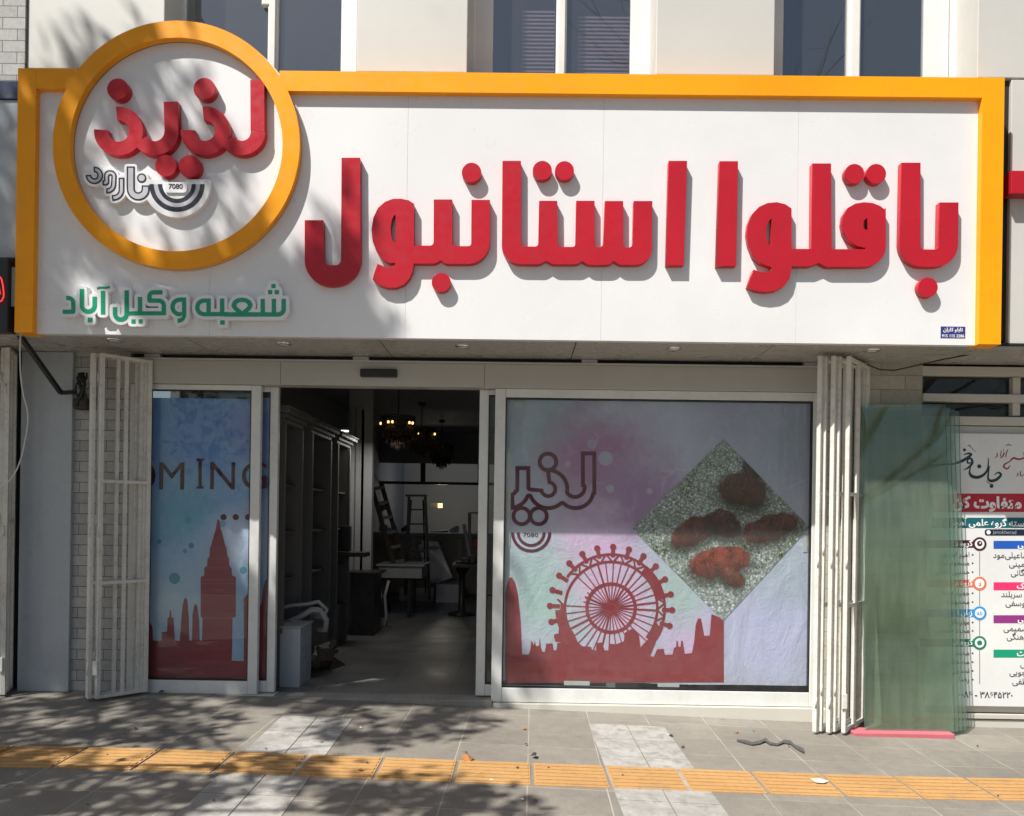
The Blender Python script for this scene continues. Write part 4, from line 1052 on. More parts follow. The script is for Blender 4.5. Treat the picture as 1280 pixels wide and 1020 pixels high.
# diamond food picture
def food_mat():
    s = N('food_print'); X = s.xyz(); k = (YP-CAM.y)/FPX
    v = s.n('TexVoronoi'); s.put(v.inputs['Vector'], s.co); v.inputs['Scale'].default_value = 42; v.inputs['Randomness'].default_value = 1
    hs = s.xyz(v.outputs['Color'])
    crumb = s.ramp(v.outputs['Distance'], 0.15, 0.6, 1.15, 0.5)
    v2 = s.n('TexVoronoi'); s.put(v2.inputs['Vector'], s.co); v2.inputs['Scale'].default_value = 85
    h2 = s.xyz(v2.outputs['Color'])
    pale = s.mix(s.ramp(hs[2], 0.2, 0.9), (0.80, 0.84, 0.84), (0.46, 0.54, 0.50))
    grn = s.mix(s.ramp(hs[0], 0.15, 0.85), (0.045, 0.07, 0.025), (0.22, 0.28, 0.12))
    grn = s.mix(s.ramp(h2[1], 0.66, 0.72), grn, (0.60, 0.62, 0.52))
    m = s.ramp(s.math('ADD', s.math('MULTIPLY', hs[1], 0.30), s.noise(3.2, 7, 0.72)), 0.46, 0.60)
    p0 = un(905, 775, YP); dz = s.math('SUBTRACT', X[2], p0.z)
    m = s.math('MULTIPLY', m, s.ramp(dz, 0.0, 0.5, 1.0, 0.75))
    m = s.math('MAXIMUM', m, s.ramp(s.math('ADD', dz, s.math('MULTIPLY', hs[1], 0.25)), 0.55, 0.25, 0, 0.95))
    c = s.mix(m, grn, pale)
    hsn = s.n('HueSaturation'); s.put(hsn.inputs['Color'], c); s.put(hsn.inputs['Value'], s.math('MULTIPLY', crumb, s.ramp(h2[0], 0, 1, 0.55, 1.3))); c = hsn.outputs[0]
    for px, py, rx, ry, sh, col in ((942, 580, 16, 24, -0.2, (0.16, 0.09, 0.06)), (928, 613, 37, 25, 0.1, (0.20, 0.07, 0.04)), (868, 664, 38, 20, -0.35, (0.26, 0.065, 0.045)), (906, 655, 24, 20, 0.2, (0.16, 0.06, 0.035)), (962, 660, 42, 20, -0.25, (0.28, 0.08, 0.05)), (900, 703, 46, 23, -0.15, (0.46, 0.105, 0.065)), (915, 722, 20, 14, 0.3, (0.34, 0.10, 0.05))):
        rx, ry, col = rx*0.88, ry*0.9, tuple(v_*0.8 for v_ in col)
        q = un(px, py, YP); wx = s.math('ADD', X[0], s.math('MULTIPLY', s.math('SUBTRACT', s.noise(6, 6, 0.7), 0.5), 0.13)); wz = s.math('ADD', X[2], s.math('MULTIPLY', s.math('SUBTRACT', s.noise(7, 6, 0.7, s.scaled(1.1, 1, 1)), 0.5), 0.13))
        ux = s.math('SUBTRACT', wx, q.x); uz = s.math('SUBTRACT', wz, q.z); uz = s.math('ADD', uz, s.math('MULTIPLY', ux, sh))
        dx = s.math('DIVIDE', ux, rx*k); dzz = s.math('DIVIDE', uz, ry*k)
        d = s.math('SQRT', s.math('ADD', s.math('MULTIPLY', dx, dx), s.math('MULTIPLY', dzz, dzz)))
        d2 = s.math('SQRT', s.math('ADD', s.math('MULTIPLY', dx, dx), s.math('MULTIPLY', s.math('ADD', dzz, 0.35), s.math('ADD', dzz, 0.35))))
        c = s.mix(s.ramp(d2, 0.8, 1.35, 0.8, 0), c, (0.035, 0.035, 0.02))
        fib = s.noise(7, 10, 0.8, s.scaled(1.3, 1, 1.0), 0.5)
        cc = s.mix(s.ramp(fib, 0.36, 0.62), tuple(x*0.18 for x in col), tuple(min(1, x*1.0) for x in col))
        cc = s.mix(s.ramp(s.noise(30, 6, 0.75, s.scaled(2, 1, 0.7), 2.0), 0.60, 0.66, 0, 0.85), cc, (0.72, 0.52, 0.40))
        cc = s.mix(s.ramp(dzz, -0.95, 0.25, 0.9, 0), cc, (0.04, 0.018, 0.012))
        c = s.mix(s.ramp(d, 0.88, 0.99, 1, 0), c, cc)
    return s.done(c, 0.4, 0, None, 0.4)
ink('food_picture', [poly((904.5, 548.5), (1012, 659), (904, 776), (790.5, 661))], p2_, food_mat(), step=0.5, y=YP-0.0018)
# tape and paper scraps along the edges of the right poster
for i, (px0, py0, px1, py1) in enumerate(((641, 502, 655, 509), (705, 851, 737, 857), (822, 854, 849, 859), (633, 566, 638, 600), (633, 610, 637.5, 683), (1004, 668, 1009, 690))):
    ebox('tape', (px0, py0), (px1, py1), YP-0.003-0.0001*i, 0.0008, TAPE, p2_, 0)

# ------------------------------------------------------------------ poster of the neighbour at the right
YR = -0.06
p3 = thing('printed_board', 'white printed notice board with coloured bars and lists in Persian, behind the green glass', 'notice board', (4.2, YR, 0.1))
BOARD = paint('white_board_print', (0.74, 0.75, 0.74), 0.4, 0, 0.06)
ebox('board', (1164, 541), (1420, 886), YR, 0.045, BOARD, p3, 0.003)
inkc = {}
def ic(rgb):
    if rgb not in inkc: inkc[rgb] = paint('board_ink', lin(rgb), 0.42, 0, 0.03)
    return inkc[rgb]
def bar(x0, y0, x1, y1, rgb, y=0.0012, r=0): return ink('colour_bar', [rect(x0, y0, x1, y1, r)], p3, ic(rgb), (0, 0), 1.0, 0.3, y=YR-y, t=0.001)
TEAL = (20, 75, 85); WHT = (240, 240, 240); GRY = (70, 70, 75)
bar(1165, 617, 1420, 640, (185, 35, 55)); bar(1165, 647, 1420, 660, (20, 95, 105)); bar(1231, 661.5, 1420, 669.5, (25, 35, 55), 0.0016, 3)
def tx(b, x, y, h, rgb, al='LEFT', bold=0.02, fa=True): return text('lettering', b, x, y, h, YR-0.0012, ic(rgb), p3, al, bold, 0.0008, 1.0, fa)
tx('های ویژه و متفاوت کن', 1190, 634, 19, WHT, 'LEFT', 0.045)
tx('اساتید برجسته گروه علمی آموز', 1189, 656.6, 11.5, WHT, 'LEFT', 0.02)
ink('emblem', [circ(1235.8, 665.4, 2.6, n=20)], p3, ic(WHT), step=0.15, y=YR-0.0028, t=0.001)
tx('janokherad', 1241, 667.2, 6.5, (150, 155, 165), 'LEFT', 0, False)
def brush(P, W_):
    P = [np.array(p, float) for p in P]; Q = []; V = []
    for i in range(len(P)-1):
        a, b, c, d = P[max(i-1, 0)], P[i], P[i+1], P[min(i+2, len(P)-1)]
        for t in np.linspace(0, 1, 7)[:-1]:
            Q.append(0.5*(2*b+(-a+c)*t+(2*a-5*b+4*c-d)*t*t+(-a+3*b-3*c+d)*t**3)); V.append(W_[i]+(W_[i+1]-W_[i])*t)
    Q.append(P[-1]); V.append(W_[-1]); L, R2 = [], []
    for i, q in enumerate(Q):
        t = Q[min(i+1, len(Q)-1)]-Q[max(i-1, 0)]; n_ = np.array((-t[1], t[0]))/max(1e-6, np.hypot(*t))
        L.append(tuple(q+n_*V[i]/2)); R2.append(tuple(q-n_*V[i]/2))
    return ('+', L+R2[::-1])
Zc = (1180, 530); sc_ = 6.8
cal = [brush([(378, 285), (374, 370), (350, 420), (295, 452), (242, 446), (218, 415), (226, 365)], [5, 14, 20, 26, 28, 18, 5]),
       brush([(388, 355), (378, 410), (376, 465), (402, 484), (450, 470), (484, 432), (462, 412), (428, 432)], [5, 13, 17, 26, 24, 20, 14, 5]), circ(404, 528, 18, n=6), circ(300, 360, 19, n=6),
       brush([(230, 330), (200, 330), (205, 298), (232, 296), (240, 330), (212, 368), (166, 392)], [10, 14, 14, 18, 22, 17, 4]),
       brush([(-110, 352), (0, 345), (90, 336), (165, 308), (230, 262), (208, 250), (168, 262)], [8, 14, 18, 24, 20, 16, 6]), circ(174, 220, 14, n=6),
       brush([(200, 190), (216, 180), (236, 205), (272, 240)], [4, 7, 5, 3]), brush([(362, 478), (375, 500), (420, 515)], [4, 6, 3])]
ink('calligraphy', cal, p3, ic((32, 58, 66)), Zc, sc_, 0.18, y=YR-0.0012, t=0.001)
cal2 = [brush([(525, 185), (548, 176), (578, 184)], [4, 10, 4]), brush([(545, 215), (530, 250), (525, 285)], [5, 9, 6]), brush([(512, 240), (500, 275), (478, 292)], [10, 10, 4]), circ(507, 222, 6, n=6), brush([(487, 225), (480, 280)], [6, 7]), brush([(450, 245), (452, 272), (430, 288)], [8, 10, 4]),
        brush([(690, 285), (640, 300), (590, 290), (560, 318), (520, 340), (508, 365), (540, 380), (562, 352)], [12, 14, 16, 9, 12, 14, 12, 5]), brush([(690, 300), (676, 240)], [8, 4]),
        brush([(625, 415), (630, 432), (612, 445)], [7, 9, 3]), brush([(652, 400), (650, 436), (668, 442)], [7, 9, 5]), brush([(690, 420), (670, 438)], [8, 5])]
ink('calligraphy', cal2, p3, ic((140, 35, 50)), Zc, sc_, 0.18, y=YR-0.0012, t=0.001)
for cy, rgb, wd in ((680, (70, 30, 42), 'گروه د'), (729.4, (222, 120, 92), 'گروه م'), (766.5, (45, 145, 212), 'زبان ا'), (803.6, (22, 122, 95), 'گروه ف')):
    bar(1150, cy-4.8, 1222, cy+4.8, rgb); tx(wd, 1215.5, cy+2.4, 9.0, WHT, 'RIGHT', 0.03)
    ink('emblem_ring', [circ(1224.6, cy, 8.6, n=40)], p3, ic(rgb), step=0.25, y=YR-0.0024, t=0.001)
    ink('emblem', [circ(1224.6, cy, 5.9, n=36)], p3, ic(WHT), step=0.25, y=YR-0.0036, t=0.001)
ink('emblem', [circ(1224.6, 679.3, 3.4, n=20), cut(circ(1225.3, 678.6, 1.2, n=12))], p3, ic((70, 30, 42)), step=0.15, y=YR-0.0048, t=0.001)
ink('emblem', [circ(1224.6, 803.6, 3.2, n=20)], p3, ic((22, 122, 95)), step=0.15, y=YR-0.0048, t=0.001)
text('lettering', 'لا', 1224.6, 732.4, 8, YR-0.0036, ic((222, 120, 92)), p3, 'CENTER', 0.0, 0.0008)
text('lettering', 'ab', 1224.6, 768.8, 7.5, YR-0.0036, ic((45, 145, 212)), p3, 'CENTER', 0.0, 0.0008, 1, False)
ink('rule', [rect(1224.2, 690, 1225.0, 720), rect(1224.2, 738.4, 1225.0, 757.6), rect(1224.2, 775.4, 1225.0, 794.6), rect(1224.2, 812.6, 1225.0, 855)], p3, ic((120, 100, 105)), step=0.2, y=YR-0.001, t=0.0008)
for y, nm in ((696, 'امیر ایزدی'), (706.5, 'مسعود نیا'), (717.5, 'حسین رضایی'), (744, 'حمید صفا'), (755, 'محمودآبادی'), (780.5, 'مهرداد'), (791, 'مجید حسنی'), (819, 'محمد'), (830, 'مصطفی'), (841, 'نسرین'), (852, 'رضا')):
    tx(nm, 1212, y, 8.6, GRY, 'RIGHT', 0.0); ink('bullet', [circ(1215.8, y-2.4, 1.15, n=12)], p3, ic(GRY), step=0.12, y=YR-0.0012, t=0.0008)
for y, rgb, wd, x in ((681, (30, 90, 185), 'ریاضی', 1272), (732.8, (235, 50, 110), 'فیزیک', 1271), (774, (140, 50, 125), 'شیمی', 1272), (817, (15, 150, 115), 'زیست', 1271)):
    bar(1242, y-5, 1420, y+5, rgb); tx(wd, x, y+2.8, 10, WHT, 'LEFT', 0.03)
for y, nm, x in ((697, 'اسماعیلی‌مود', 1241), (708, 'امینی', 1261), (719, 'یگانی', 1263), (746, 'فر سربلند', 1251), (757, 'یوسفی', 1256.5), (788.5, 'تصمیمی', 1254), (799, 'فرهنگی', 1258), (833, 'بی', 1275), (843.5, 'اجویی', 1261.5), (855, 'لطفی', 1265)):
    tx(nm, x, y, 10.0, GRY, 'LEFT', 0.0)
tx('۰۰۸۶ - ۳۸۶۴۵۲۲۰', 1198, 871.5, 10.6, (40, 40, 45), 'LEFT', 0.012, False)
# ------------------------------------------------------------------ inside the shop
FZ = -0.02
def cabinet(y0, y1, label, tall=2.58):
    x0, x1 = RX0+0.002, -2.19; t = thing('display_cabinet', label, 'cabinet', (x1, (y0+y1)/2, FZ), 'display cabinets along the left wall')
    c = MB(); c.box(x0, x0+0.03, y0, y1, FZ, tall-0.14, 0.003)
    for y in (y0, y1-0.05): c.box(x0+0.03, x1, y, y+0.05, FZ, tall-0.14, 0.004)
    c.box(x0+0.03, x1, y0+0.05, y1-0.05, FZ, FZ+0.5, 0.004)
    c.build('carcass', CABW, t)
    s_ = MB()
    for z in (0.95, 1.4, 1.85): s_.box(x0+0.031, x1-0.04, y0+0.051, y1-0.051, z, z+0.02, 0)
    s_.each('shelf', CABW, t)
    k = MB()
    for i, (o, z0, z1) in enumerate(((0.01, 0.14, 0.10), (0.04, 0.10, 0.06), (0.085, 0.06, 0.02), (0.10, 0.02, 0.0))):
        k.box(x0, x1+o, y0-o, y1+o, tall-z0, tall-z1-0.0005, 0.006)
    k.build('cornice', CABW, t)
    f = MB()
    for y in (y0+0.002, y1-0.052): f.box(x1+0.001, x1+0.02, y, y+0.05, FZ+0.5, tall-0.145, 0.003)
    f.each('pilaster', CABW, t)
cabinet(0.35, 0.98, 'nearest tall display cabinet inside the shop doorway with a stepped cornice')
cabinet(1.30, 2.15, 'middle tall display cabinet along the left wall of the shop')
cabinet(2.45, 3.15, 'farthest tall display cabinet along the left wall of the shop')
po = thing('wall_pilaster', 'pale fluted pilaster standing beyond the display cabinets', 'pilaster', (-2.2, 3.9, FZ))
pm = MB()
for i in range(4): pm.box(-2.32+i*0.065, -2.27+i*0.065, 3.80+i*0.03, 3.95, FZ+0.3, RZ-0.3, 0.008)
pm.box(-2.36, -2.03, 3.86, 4.0, FZ, RZ-0.001, 0.004); pm.build('shaft', INTW, po)
def Tq(px, py, D): return un(px, py, CAM.y+D)
# black screen and its shelf
tv = thing('screen', 'black screen on a bracket before the shop cabinets', 'screen', (-2.1, 2.9, 1.2))
a, c = Tq(416, 657, 9.6), Tq(437, 689, 9.6)
box('screen_panel', a.x, c.x, 2.86, 2.92, c.z, a.z, BLACKM, tv, 0.012); box('bezel', c.x+0.001, c.x+0.012, 2.855, 2.92, c.z, a.z, CABW, tv, 0.003)
a, c = Tq(418, 690, 9.6), Tq(458, 696, 9.6); box('shelf', a.x, c.x, 2.80, 3.10, c.z, a.z, CABD, tv, 0.004)
# dark base cabinet with a black worktop
bc = thing('base_cabinet', 'black base cabinet with a dark worktop inside the shop', 'cabinet', (-2.05, 3.6, FZ))
a, c = Tq(440, 718, 10.2), Tq(467, 793, 10.2)
box('carcass', a.x, c.x, 3.46, 4.0, FZ, a.z, CABD, bc, 0.005); box('worktop', a.x-0.25, c.x+0.06, 3.42, 4.02, a.z+0.001, a.z+0.035, CABD, bc, 0.005)
# grey crate with hose by the door
gc = thing('grey_board', 'blue grey panel box standing just inside the doorway at the left', 'box', (-2.1, 0.5, FZ))
a, c = Tq(341, 785, 7.1), Tq(374.5, 860, 7.1)
box('side_panel', a.x, c.x, 0.36, 0.75, FZ, a.z, BLUEGREY, gc, 0.006); box('lid', a.x-0.01, c.x+0.015, 0.35, 0.76, a.z+0.001, a.z+0.02, TUBEG, gc, 0.005)
for lab, pts, r in (('grey corrugated hose coiled on the blue grey box', ((340, 781), (356, 779), (374, 772), (390, 762), (400, 763), (408, 775), (407, 787), (396, 788)), 0.03), ('thin grey hose looped over the blue grey box', ((342, 763), (362, 757), (384, 755), (398, 752), (409, 762), (404, 772), (390, 770)), 0.018)):
    tag(MB().tube([Tq(x, y, 7.5+0.03*i) for i, (x, y) in enumerate(pts)], r, 10).build('hose', TUBEG), lab, 'hose')
def heap(name, label, cat, px, py, D, n, s_, mat):
    c = Tq(px, py, D); b = MB(); r_ = random.Random(int(px*10))
    for i in range(n):
        q = c+Vector((r_.uniform(-1, 1)*s_, r_.uniform(-1, 1)*s_, 0)); q.z = FZ+r_.uniform(0.0, 1.1*s_)
        M = Matrix.Translation(q) @ Matrix.Rotation(r_.uniform(0, 3), 4, Vector((r_.random(), r_.random(), r_.random()+0.1)).normalized())
        b.box(-s_*r_.uniform(0.2, 0.7), s_*r_.uniform(0.2, 0.7), -s_*0.3, s_*0.3, -s_*r_.uniform(0.03, 0.2), s_*0.1, 0.006, M)
    return tag(b.build(name, mat), label, cat)
heap('packing_heap', 'dark heap of packing scraps on the shop floor by the cabinets', 'heap', 388, 842, 7.9, 16, 0.22, WOOD)
heap('crumpled_foil', 'pale crumpled wrapper on top of the packing scraps', 'wrapper', 402, 806, 8.2, 9, 0.10, TUBEG)
# worktable, curved chair legs, leaning ladder, step ladder
wt = thing('work_table', 'grey work table with a deep apron in the middle of the shop', 'table', (-1.75, 5.3, FZ))
a, c = Tq(472, 705, 12.0), Tq(529, 723, 12.0)
box('apron', a.x+0.02, c.x-0.02, 5.24, 6.0, c.z, a.z-0.03, TUBEG, wt, 0.005); box('table_top', a.x-0.02, c.x+0.02, 5.2, 6.05, a.z-0.029, a.z, TUBEG, wt, 0.006)
for x in (a.x+0.05, c.x-0.25):
    for y in (5.3, 5.9): box('leg', x, x+0.05, y, y+0.05, FZ, c.z-0.001, CABD, wt, 0.004)
ch = thing('bent_tube_frame', 'pale bent tube frames standing before the work table', 'tube frame', (-2.0, 4.6, FZ))
for i, P in enumerate((((466, 722), (467, 745), (464, 765), (465, 785), (475, 797)), ((473, 724), (476, 745), (470, 768), (472, 782)), ((486, 726), (481, 745), (483, 770), (478, 788), (488, 797)))):
    MB().tube([Tq(x, y, 10.9+0.15*i) for x, y in P], 0.022, 8).build('tube', INTW, ch)
ld = thing('step_ladder', 'black step ladder standing open on the shop floor', 'step ladder', (-1.4, 6.4, FZ))
D = 13.1
def L(px, py, d=D): return Tq(px, py, d)
f1a, f1b, f2a, f2b = L(512, 621), L(506, 742, D-0.1), L(531, 621), L(533, 763, D-0.9)
for n_, (A, B_) in {'front_rail': (L(511.5, 621), L(507, 744, D)), }.items(): MB().obox(A, B_, 0.03, 0.05).build('rail', BLACKM, ld)
MB().obox(L(531.5, 621), L(537, 750, D), 0.03, 0.05).build('rail', BLACKM, ld)
MB().obox(L(514, 625, D+0.15), L(506, 738, D+0.8), 0.025, 0.03).build('rear_leg', BLACKM, ld)
MB().obox(L(529, 625, D+0.15), L(532, 741, D+0.8), 0.025, 0.03).build('rear_leg', BLACKM, ld)
MB().obox(L(508, 619.5), L(533, 619.5), 0.26, 0.03).build('top_step', BLACKM, ld)
for y, e in ((637, 0), (655, 0.5), (689, 1.6), (706, 2.0), (724, 2.6)): MB().obox(L(511-e, y), L(532+e, y), 0.09, 0.025).build('step', BLACKM, ld)
MB().obox(L(509, 700, D-0.05), L(537, 697, D-0.05), 0.02, 0.02).build('brace', BLACKM, ld)
ll = thing('leaning_ladder', 'brown ladder leaning to the left behind the work table', 'ladder', (-1.9, 6.6, FZ))
D2 = 12.6
for o in (0, 13): MB().obox(Tq(463+o, 602, D2+0.3*(o > 0)), Tq(494+o, 712, D2-0.4+0.3*(o > 0)), 0.035, 0.07).build('rail', WOOD, ll)
for k in range(6):
    t = (k+0.5)/6; A = Tq(463+31*t, 602+110*t, D2-0.4*t); B_ = Tq(476+31*t, 600+110*t, D2-0.4*t+0.25); MB().obox(A, B_, 0.04, 0.05).build('rung', TUBEG, ll)
# counter, back partition
co = thing('bar_counter', 'long counter with pale rails in front of the back room', 'counter', (-0.6, 8.6, FZ))
DC = 15.4; yC = CAM.y+DC
a, c = Tq(440, 665, DC), Tq(640, 741, DC)
box('front_panel', a.x, c.x, yC, yC+0.05, FZ+0.05, a.z-0.07, COUNTER, co, 0.003); box('counter_top', a.x-0.05, c.x+0.05, yC-0.06, yC+0.55, a.z-0.069, a.z, INTW, co, 0.006)
for px in (466, 517, 575, 610): x = Tq(px, 700, DC).x; box('stile', x-0.035, x+0.035, yC-0.02, yC-0.001, FZ+0.05, a.z-0.071, INTW, co, 0.004)
box('plinth', a.x, c.x, yC-0.03, yC+0.04, FZ, FZ+0.049, CABD, co, 0)
DP = 16.2; yP = CAM.y+DP
pt = thing('glazed_partition', 'dark framed glazed partition between shop and back room', 'partition', (0, yP, FZ))
fp = MB(); a, c = Tq(458, 601, DP), Tq(640, 607, DP)
fp.box(RX0+0.001, RX1-0.001, yP, yP+0.08, c.z, a.z, 0.004); zt_ = Tq(520, 579, DP).z
box('bulkhead', RX0+0.001, RX1-0.001, yP, yP+0.08, zt_, RZ-0.002, INTC, pt, 0.004)
for px in (459, 528.5, 600): x = Tq(px, 590, DP).x; fp.box(x-0.05, x+0.05, yP+0.001, yP+0.079, a.z+0.001, zt_-0.001, 0.003)
x = Tq(457, 640, DP).x; fp.box(RX0+0.001, x, yP+0.001, yP+0.079, FZ, c.z-0.001, 0.003)
fp.build('frame', BLACKM, pt)
# things on and before the counter
zc_ = Tq(500, 665, DC).z
for i, (px, w_, h_, lab, mt) in enumerate(((478, 0.16, 0.55, 'grey coffee machine on the left end of the counter', TUBEG), (489, 0.20, 0.12, 'pale bowl shaped heap on the counter left of the step ladder', PLAST), (504, 0.12, 0.14, 'dark box on the counter behind the step ladder', CABD), (548, 0.35, 0.035, 'dark tray lying on the counter right of the step ladder', CABD), (567, 0.18, 0.14, 'pale plastic bundle on the right part of the counter', PLAST))):
    x = Tq(px, 660, DC).x; b = MB()
    if h_ > 0.3:
        b.box(x-w_/2, x+w_/2, yC+0.1, yC+0.4, zc_+0.001, zc_+h_*0.25, 0.015); b.box(x-w_/2, x-w_/6, yC+0.1, yC+0.4, zc_+h_*0.25, zc_+h_, 0.02); b.box(x-w_/6, x+w_/2, yC+0.12, yC+0.38, zc_+h_*0.8, zc_+h_, 0.02)
    else:
        for q in range(4): b.box(x-w_/2+q*w_/6, x-w_/2+q*w_/6+w_/2, yC+0.1+0.03*q, yC+0.3, zc_+0.001+0.001*q, zc_+h_*(0.6+0.13*q), min(0.02, h_*0.2))
    tag(b.build('coffee_machine' if i == 0 else 'counter_item', mt), lab, 'machine' if i == 0 else 'counter item')
sl = thing('wall_lamp', 'small lit amber wall lamp above the counter', 'lamp', (-1.6, yP-0.1, 1.8))
a, c = Tq(537, 629, DP+1.5), Tq(553, 635, DP+1.5)
box('holder', a.x, a.x+(c.x-a.x)*0.62, a.y, a.y+0.05, c.z, a.z, WOOD, sl, 0.004)
ne = N('amber_lamp'); AMB = ne.done((0.9, 0.6, 0.3), 0.4, emit=(1.0, 0.62, 0.28), es=0.8)
box('lamp', a.x+(c.x-a.x)*0.64, c.x, a.y-0.01, a.y+0.05, c.z, a.z, AMB, sl, 0.006)
pl_ = bpy.data.lights.new('lamp_fill', 'POINT'); pl_.energy = 6; pl_.color = (1.0, 0.90, 0.72); pl_.shadow_soft_size = 0.12  # fill added ahead of the amber lamp, brightens the back room
po_ = bpy.data.objects.new('lamp_fill', pl_); COL.objects.link(po_); po_.location = (c.x, a.y-0.25, a.z+0.15); po_.parent = sl; po_.matrix_parent_inverse = Matrix.Translation(sl.location).inverted()
wb = thing('plastic_sheet_bundle', 'white plastic sheets leaning against the counter behind the step ladder', 'plastic sheets', (-1.4, 8.2, 0.3))
b = MB()
for i, P in enumerate((((527, 676), (546, 677), (566, 722), (545, 729)), ((541, 681), (547, 677), (562, 712), (556, 724)), ((523, 682), (533, 677), (552, 726), (537, 730)))):
    q = [Tq(x, y, 14.3+0.15*(y < 700)+0.06*i) for x, y in P]; b.face(q)
o = b.build('sheet', PLAST, wb); md = o.modifiers.new('s', 'SOLIDIFY'); md.thickness = 0.03
pl = thing('white_slab', 'white slabs lying on the floor before the counter', 'slab', (-1.2, 8.0, FZ))
a, c = Tq(545, 727, 14.2), Tq(575, 741, 14.2); box('slab', a.x, c.x, 7.45, 8.3, FZ, a.z-0.05, PLAST, pl, 0.006)
a, c = Tq(500, 729, 14.4), Tq(544, 741, 14.4); box('slab', a.x, c.x-0.02, 7.6, 8.3, FZ, a.z-0.08, TUBEG, pl, 0.006)
dt = thing('pedestal_table', 'dark pedestal table inside the shop at the right of the doorway', 'table', (-0.8, 6.0, FZ))
a, c = Tq(566, 704, 12.4), Tq(604, 709, 12.4); xm = Tq(577, 740, 12.4).x
box('table_top', a.x, c.x+0.3, 5.4, 6.2, c.z, a.z, CABD, dt, 0.008)
MB().lathe([(0.0, 0), (0.22, 0.0), (0.22, 0.03), (0.06, 0.07), (0.05, c.z-FZ-0.15), (0.10, c.z-FZ-0.05), (0.14, c.z-FZ-0.001)], (xm, 5.75, FZ)).build('pedestal', CABD, dt)
hb_ = MB()
for i in range(5): hb_.box(a.x+0.05+i*0.11, a.x+0.15+i*0.11, 5.6, 5.9, a.z+0.001, a.z+0.03+0.05*((i*7) % 3), 0.01)
tag(hb_.build('boxes', CABD), 'dark low boxes on the pedestal table', 'boxes')
pk = thing('leaning_planks', 'white planks leaning on the counter at the right of the doorway', 'planks', (-0.7, 8.3, FZ))
MB().obox(Tq(580, 656, 14.4), Tq(587, 696, 14.0), 0.06, 0.03).build('plank', PLAST, pk); MB().obox(Tq(587, 641, 14.5), Tq(587, 690, 14.2), 0.06, 0.03).build('plank', TUBEG, pk); MB().obox(Tq(587, 641, 14.5), Tq(600, 641, 14.5), 0.06, 0.03).build('plank', TUBEG, pk)
a, c = Tq(591, 674, 14.0), Tq(600, 685, 14.0); tag(box('red_box', a.x, c.x, a.y, a.y+0.2, c.z, a.z, RED, None, 0.01), 'small red box at the right edge of the doorway', 'box')
# chandeliers
bn = N('warm_bulb'); BULBW = bn.done((1, 0.8, 0.5), 0.4, emit=(1.0, 0.60, 0.22), es=1.6)
CRY = paint('smoky_crystal', (0.09, 0.06, 0.045), 0.12, 0.3, 0.2, (0.2, 0.12, 0.05)); BRASS = paint('dull_brass', (0.13, 0.085, 0.04), 0.3, 0.8, 0.3)
for i, (px, py, D, n_) in enumerate(((498, 534, 10.4, 5), (527, 547, 12.0, 3), (552, 566, 14.2, 0))):
    c = Tq(px, py, D); R0 = 0.225; zc2 = 2.80 if i < 2 else 2.72; c.z = Tq(px, py, D).z
    t = thing('chandelier', ('nearest chandelier with lit bulbs, hanging in the doorway', 'middle chandelier with a few lit bulbs', 'farthest unlit chandelier, dark before the back window')[i], 'chandelier', (c.x, c.y, c.z+0.2), 'chandeliers in a row')
    MB().tube([(c.x, c.y, RZ), (c.x, c.y, c.z+0.15)], 0.008, 8).lathe([(0, 0), (0.06, 0), (0.05, -0.04), (0.01, -0.05)], (c.x, c.y, RZ)).build('rod', BLACKM, t)
    rg_ = MB()
    for z, r in ((0.14, R0), (0.02, R0), (-0.06, R0*0.98), (-0.13, R0*0.7)):
        rg_.lathe([(r-0.008, 0.008), (r, 0.008), (r, -0.008), (r-0.008, -0.008), (r-0.008, 0.008)], (c.x, c.y, c.z+z), 28)
    for k in range(4): a = k*math.pi/2; rg_.tube([(c.x, c.y, c.z+0.15), (c.x+R0*math.cos(a), c.y+R0*math.sin(a), c.z+0.14)], 0.006, 6)
    rg_.build('rings', BRASS, t)
    cr = MB(); rr = random.Random(i)
    for ring, (r, z0, ln, m_) in enumerate(((R0-0.004, 0.13, 0.13, 46), (R0-0.006, 0.0, 0.13, 44), (R0*0.72, -0.08, 0.14, 34), (R0*0.42, -0.14, 0.14, 20), (R0*0.15, -0.18, 0.13, 8))):
        for k in range(m_):
            a = 2*math.pi*k/m_+rr.random()*0.05; l = ln*rr.uniform(0.85, 1.1)
            x, y = c.x+r*math.cos(a), c.y+r*math.sin(a)
            cr.tube([(x, y, c.z+z0), (x, y, c.z+z0-l*0.8), (x, y, c.z+z0-l)], [0.007, 0.008, 0.001], 5)
    cr.build('crystals', CRY, t)
    for k in range(n_):
        a = 0.5+2*math.pi*k/max(n_, 1); MB().lathe([(0, 0.02), (0.012, 0.015), (0.016, 0), (0.012, -0.015), (0, -0.02)], (c.x+(R0+0.012)*math.cos(-abs(a) if i == 0 else a-2.2), c.y-abs((R0+0.012)*math.sin(a)), c.z+0.045), 10).build('bulb', BULBW, t)

